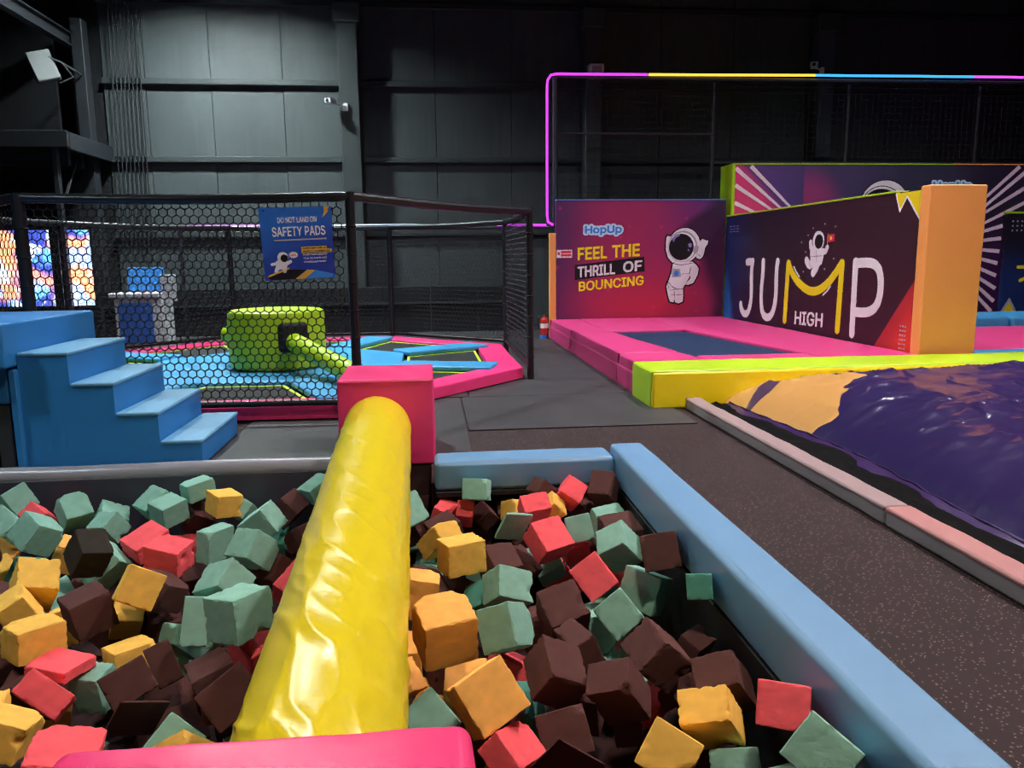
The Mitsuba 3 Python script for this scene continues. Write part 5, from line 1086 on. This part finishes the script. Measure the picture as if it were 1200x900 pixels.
decal(k, 'corner_band', Polygon([sp(4, 96), sp(33, 86), sp(58, 87), sp(42, 99.5), sp(8, 99.5)]), 'print_black', MS, 0.004, 0.002)
decal(k, 'corner_band', Polygon([sp(71, 88), sp(56, 99.5), sp(99, 99.5), sp(99, 95)]), 'print_blue', MS, 0.004, 0.002)
a_ = unary_union([ell(*sp(27, 69), 0.050, 0.050), Polygon([sp(18, 74), sp(32, 74), sp(30, 84), sp(17, 84)]).buffer(0.008), stroke([sp(17, 77), sp(11, 78)], 0.028), stroke([sp(31, 78), sp(37, 75)], 0.03), stroke([sp(18, 83), sp(16, 88)], 0.032), stroke([sp(27, 83), sp(28, 88)], 0.032)])
aa = decal(k, 'astronaut', a_, 'print_white', MS, 0.004, 0.002)
decal(aa, 'visor', ell(*sp(29, 70), 0.034, 0.034), 'print_black', MS, 0.006, 0.002)
g = np.arange(24) * PI / 12
c0 = np.array(sp(42, 66))
decal(k, 'burst', Polygon(c0 + np.stack([np.cos(g) * np.where(np.arange(24) % 2, 0.034, 0.046), np.sin(g) * np.where(np.arange(24) % 2, 0.024, 0.034)], 1)), 'print_white', MS, 0.004, 0.002)
stx('BOOM', 38.5, 67.5, 45.5, 3, 'print_red', 'small_print', 0.006)

k = thing('fire_extinguisher', 'red fire extinguisher standing on the floor by the orange board edge', 'fire extinguisher')
ext = np.array([2.17, 14.85])
m = lathe([(0, 0), (0.075, 0), (0.08, 0.02), (0.08, 0.27), (0.06, 0.32), (0.025, 0.34), (0.025, 0.37), (0, 0.37)], 24); m.apply_translation([*ext, 0.085]); obj('cylinder', m, 'extinguisher_red', k, smooth=40)
m = lathe([(0, 0), (0.084, 0), (0.084, 0.085), (0, 0.085)], 24); m.apply_translation([*ext, 0.0]); obj('stand', m, 'kiosk_dark_blue', k, smooth=40)
m = lathe([(0.0805, 0.13), (0.082, 0.13), (0.082, 0.22), (0.0805, 0.22)], 24); m.apply_translation([*ext, 0.085]); obj('label_band', m, 'print_white', k, smooth=40)
obj('handle', cat_([tube([(ext[0], ext[1], 0.45), (ext[0] + 0.09, ext[1], 0.50)], 0.012, 8), tube([(ext[0], ext[1], 0.44), (ext[0] + 0.09, ext[1], 0.45)], 0.010, 8)]), 'steel_black', k)
obj('hose', tube([(ext[0] - 0.02, ext[1], 0.44), (ext[0] - 0.10, ext[1] - 0.02, 0.43), (ext[0] - 0.12, ext[1] - 0.03, 0.33), (ext[0] - 0.10, ext[1] - 0.03, 0.2)], 0.012, 8), 'steel_black', k, smooth=True)
for dx, dy, hgt in ((-0.24, 0.05, 0.36), ):
    pass

def cctv(x, z, y=17.44, sgn=-1, lb=''):
    k = thing('security_camera', lb, 'security camera', 'security cameras on the columns')
    obj('mount', box(x - 0.05, x + 0.05, y - 0.06, y, z - 0.09, z + 0.07, 0.01), 'white_plastic', k)
    obj('arm', tube([(x, y - 0.05, z), (x + sgn * 0.10, y - 0.14, z - 0.005), (x + sgn * 0.24, y - 0.18, z + 0.03)], 0.018, 8), 'white_plastic', k, smooth=True)
    m = cat_([box(-0.075, 0.075, -0.13, 0.10, -0.05, 0.05, 0.012), box(-0.078, 0.078, -0.13, 0.10, 0.05, 0.060, 0.004)])
    m.apply_transform(trimesh.transformations.rotation_matrix(0.5 * sgn, [0, 0, 1])); m.apply_translation([x + sgn * 0.28, y - 0.22, z + 0.06]); hd = obj('housing', m, 'white_plastic', k)
    m = lathe([(0, 0), (0.035, 0), (0.035, 0.02), (0, 0.02)], 12); m.apply_transform(trimesh.transformations.rotation_matrix(PI / 2, [1, 0, 0])); m.apply_transform(trimesh.transformations.rotation_matrix(0.5 * sgn, [0, 0, 1])); m.apply_translation([x + sgn * 0.34, y - 0.335, z + 0.06]); obj('lens', m, 'dark_black', hd)
cctv(-1.68, 4.76, lb='white security camera on the first column beside the grey lit wall')
cctv(8.84, 5.62, lb='white security camera on the column above the blue light tube', sgn=-1)
k = thing('junction_box', 'pale box with a bracket on the column above the purple light tube', 'junction box')
obj('case', box(3.52, 3.84, 17.22, 17.45, 5.38, 5.66, 0.015), 'white_plastic', k)
obj('cover', box(3.58, 3.78, 17.19, 17.22, 5.44, 5.60, 0.01), 'print_grey', k)
k = thing('floodlight', 'white floodlight tilted downwards on a bracket above the gallery', 'floodlight')
m = box(-0.20, 0.20, -0.03, 0.03, -0.27, 0.27, 0.01)
R_ = trimesh.transformations.rotation_matrix(-0.35, [0, 1, 0]) @ trimesh.transformations.rotation_matrix(0.5, [0, 0, 1])
m.apply_transform(R_); m.apply_translation([-7.05, 16.0, 5.18]); obj('face_plate', m, 'lamp_grey', k)
m = box(-0.21, 0.21, 0.03, 0.12, -0.28, 0.28, 0.02); m.apply_transform(R_); m.apply_translation([-7.05, 16.0, 5.18]); obj('housing', m, 'trim_black', k)
obj('bracket', tube([(-7.0, 16.05, 5.36), (-6.75, 16.1, 5.25), (-6.62, 16.2, 5.02), (-6.85, 16.15, 4.9)], 0.018, 8), 'trim_black', k)
obj('bracket', tube([(-6.75, 16.1, 5.25), (-6.9, 17.3, 5.3)], 0.02, 8), 'trim_black', k)
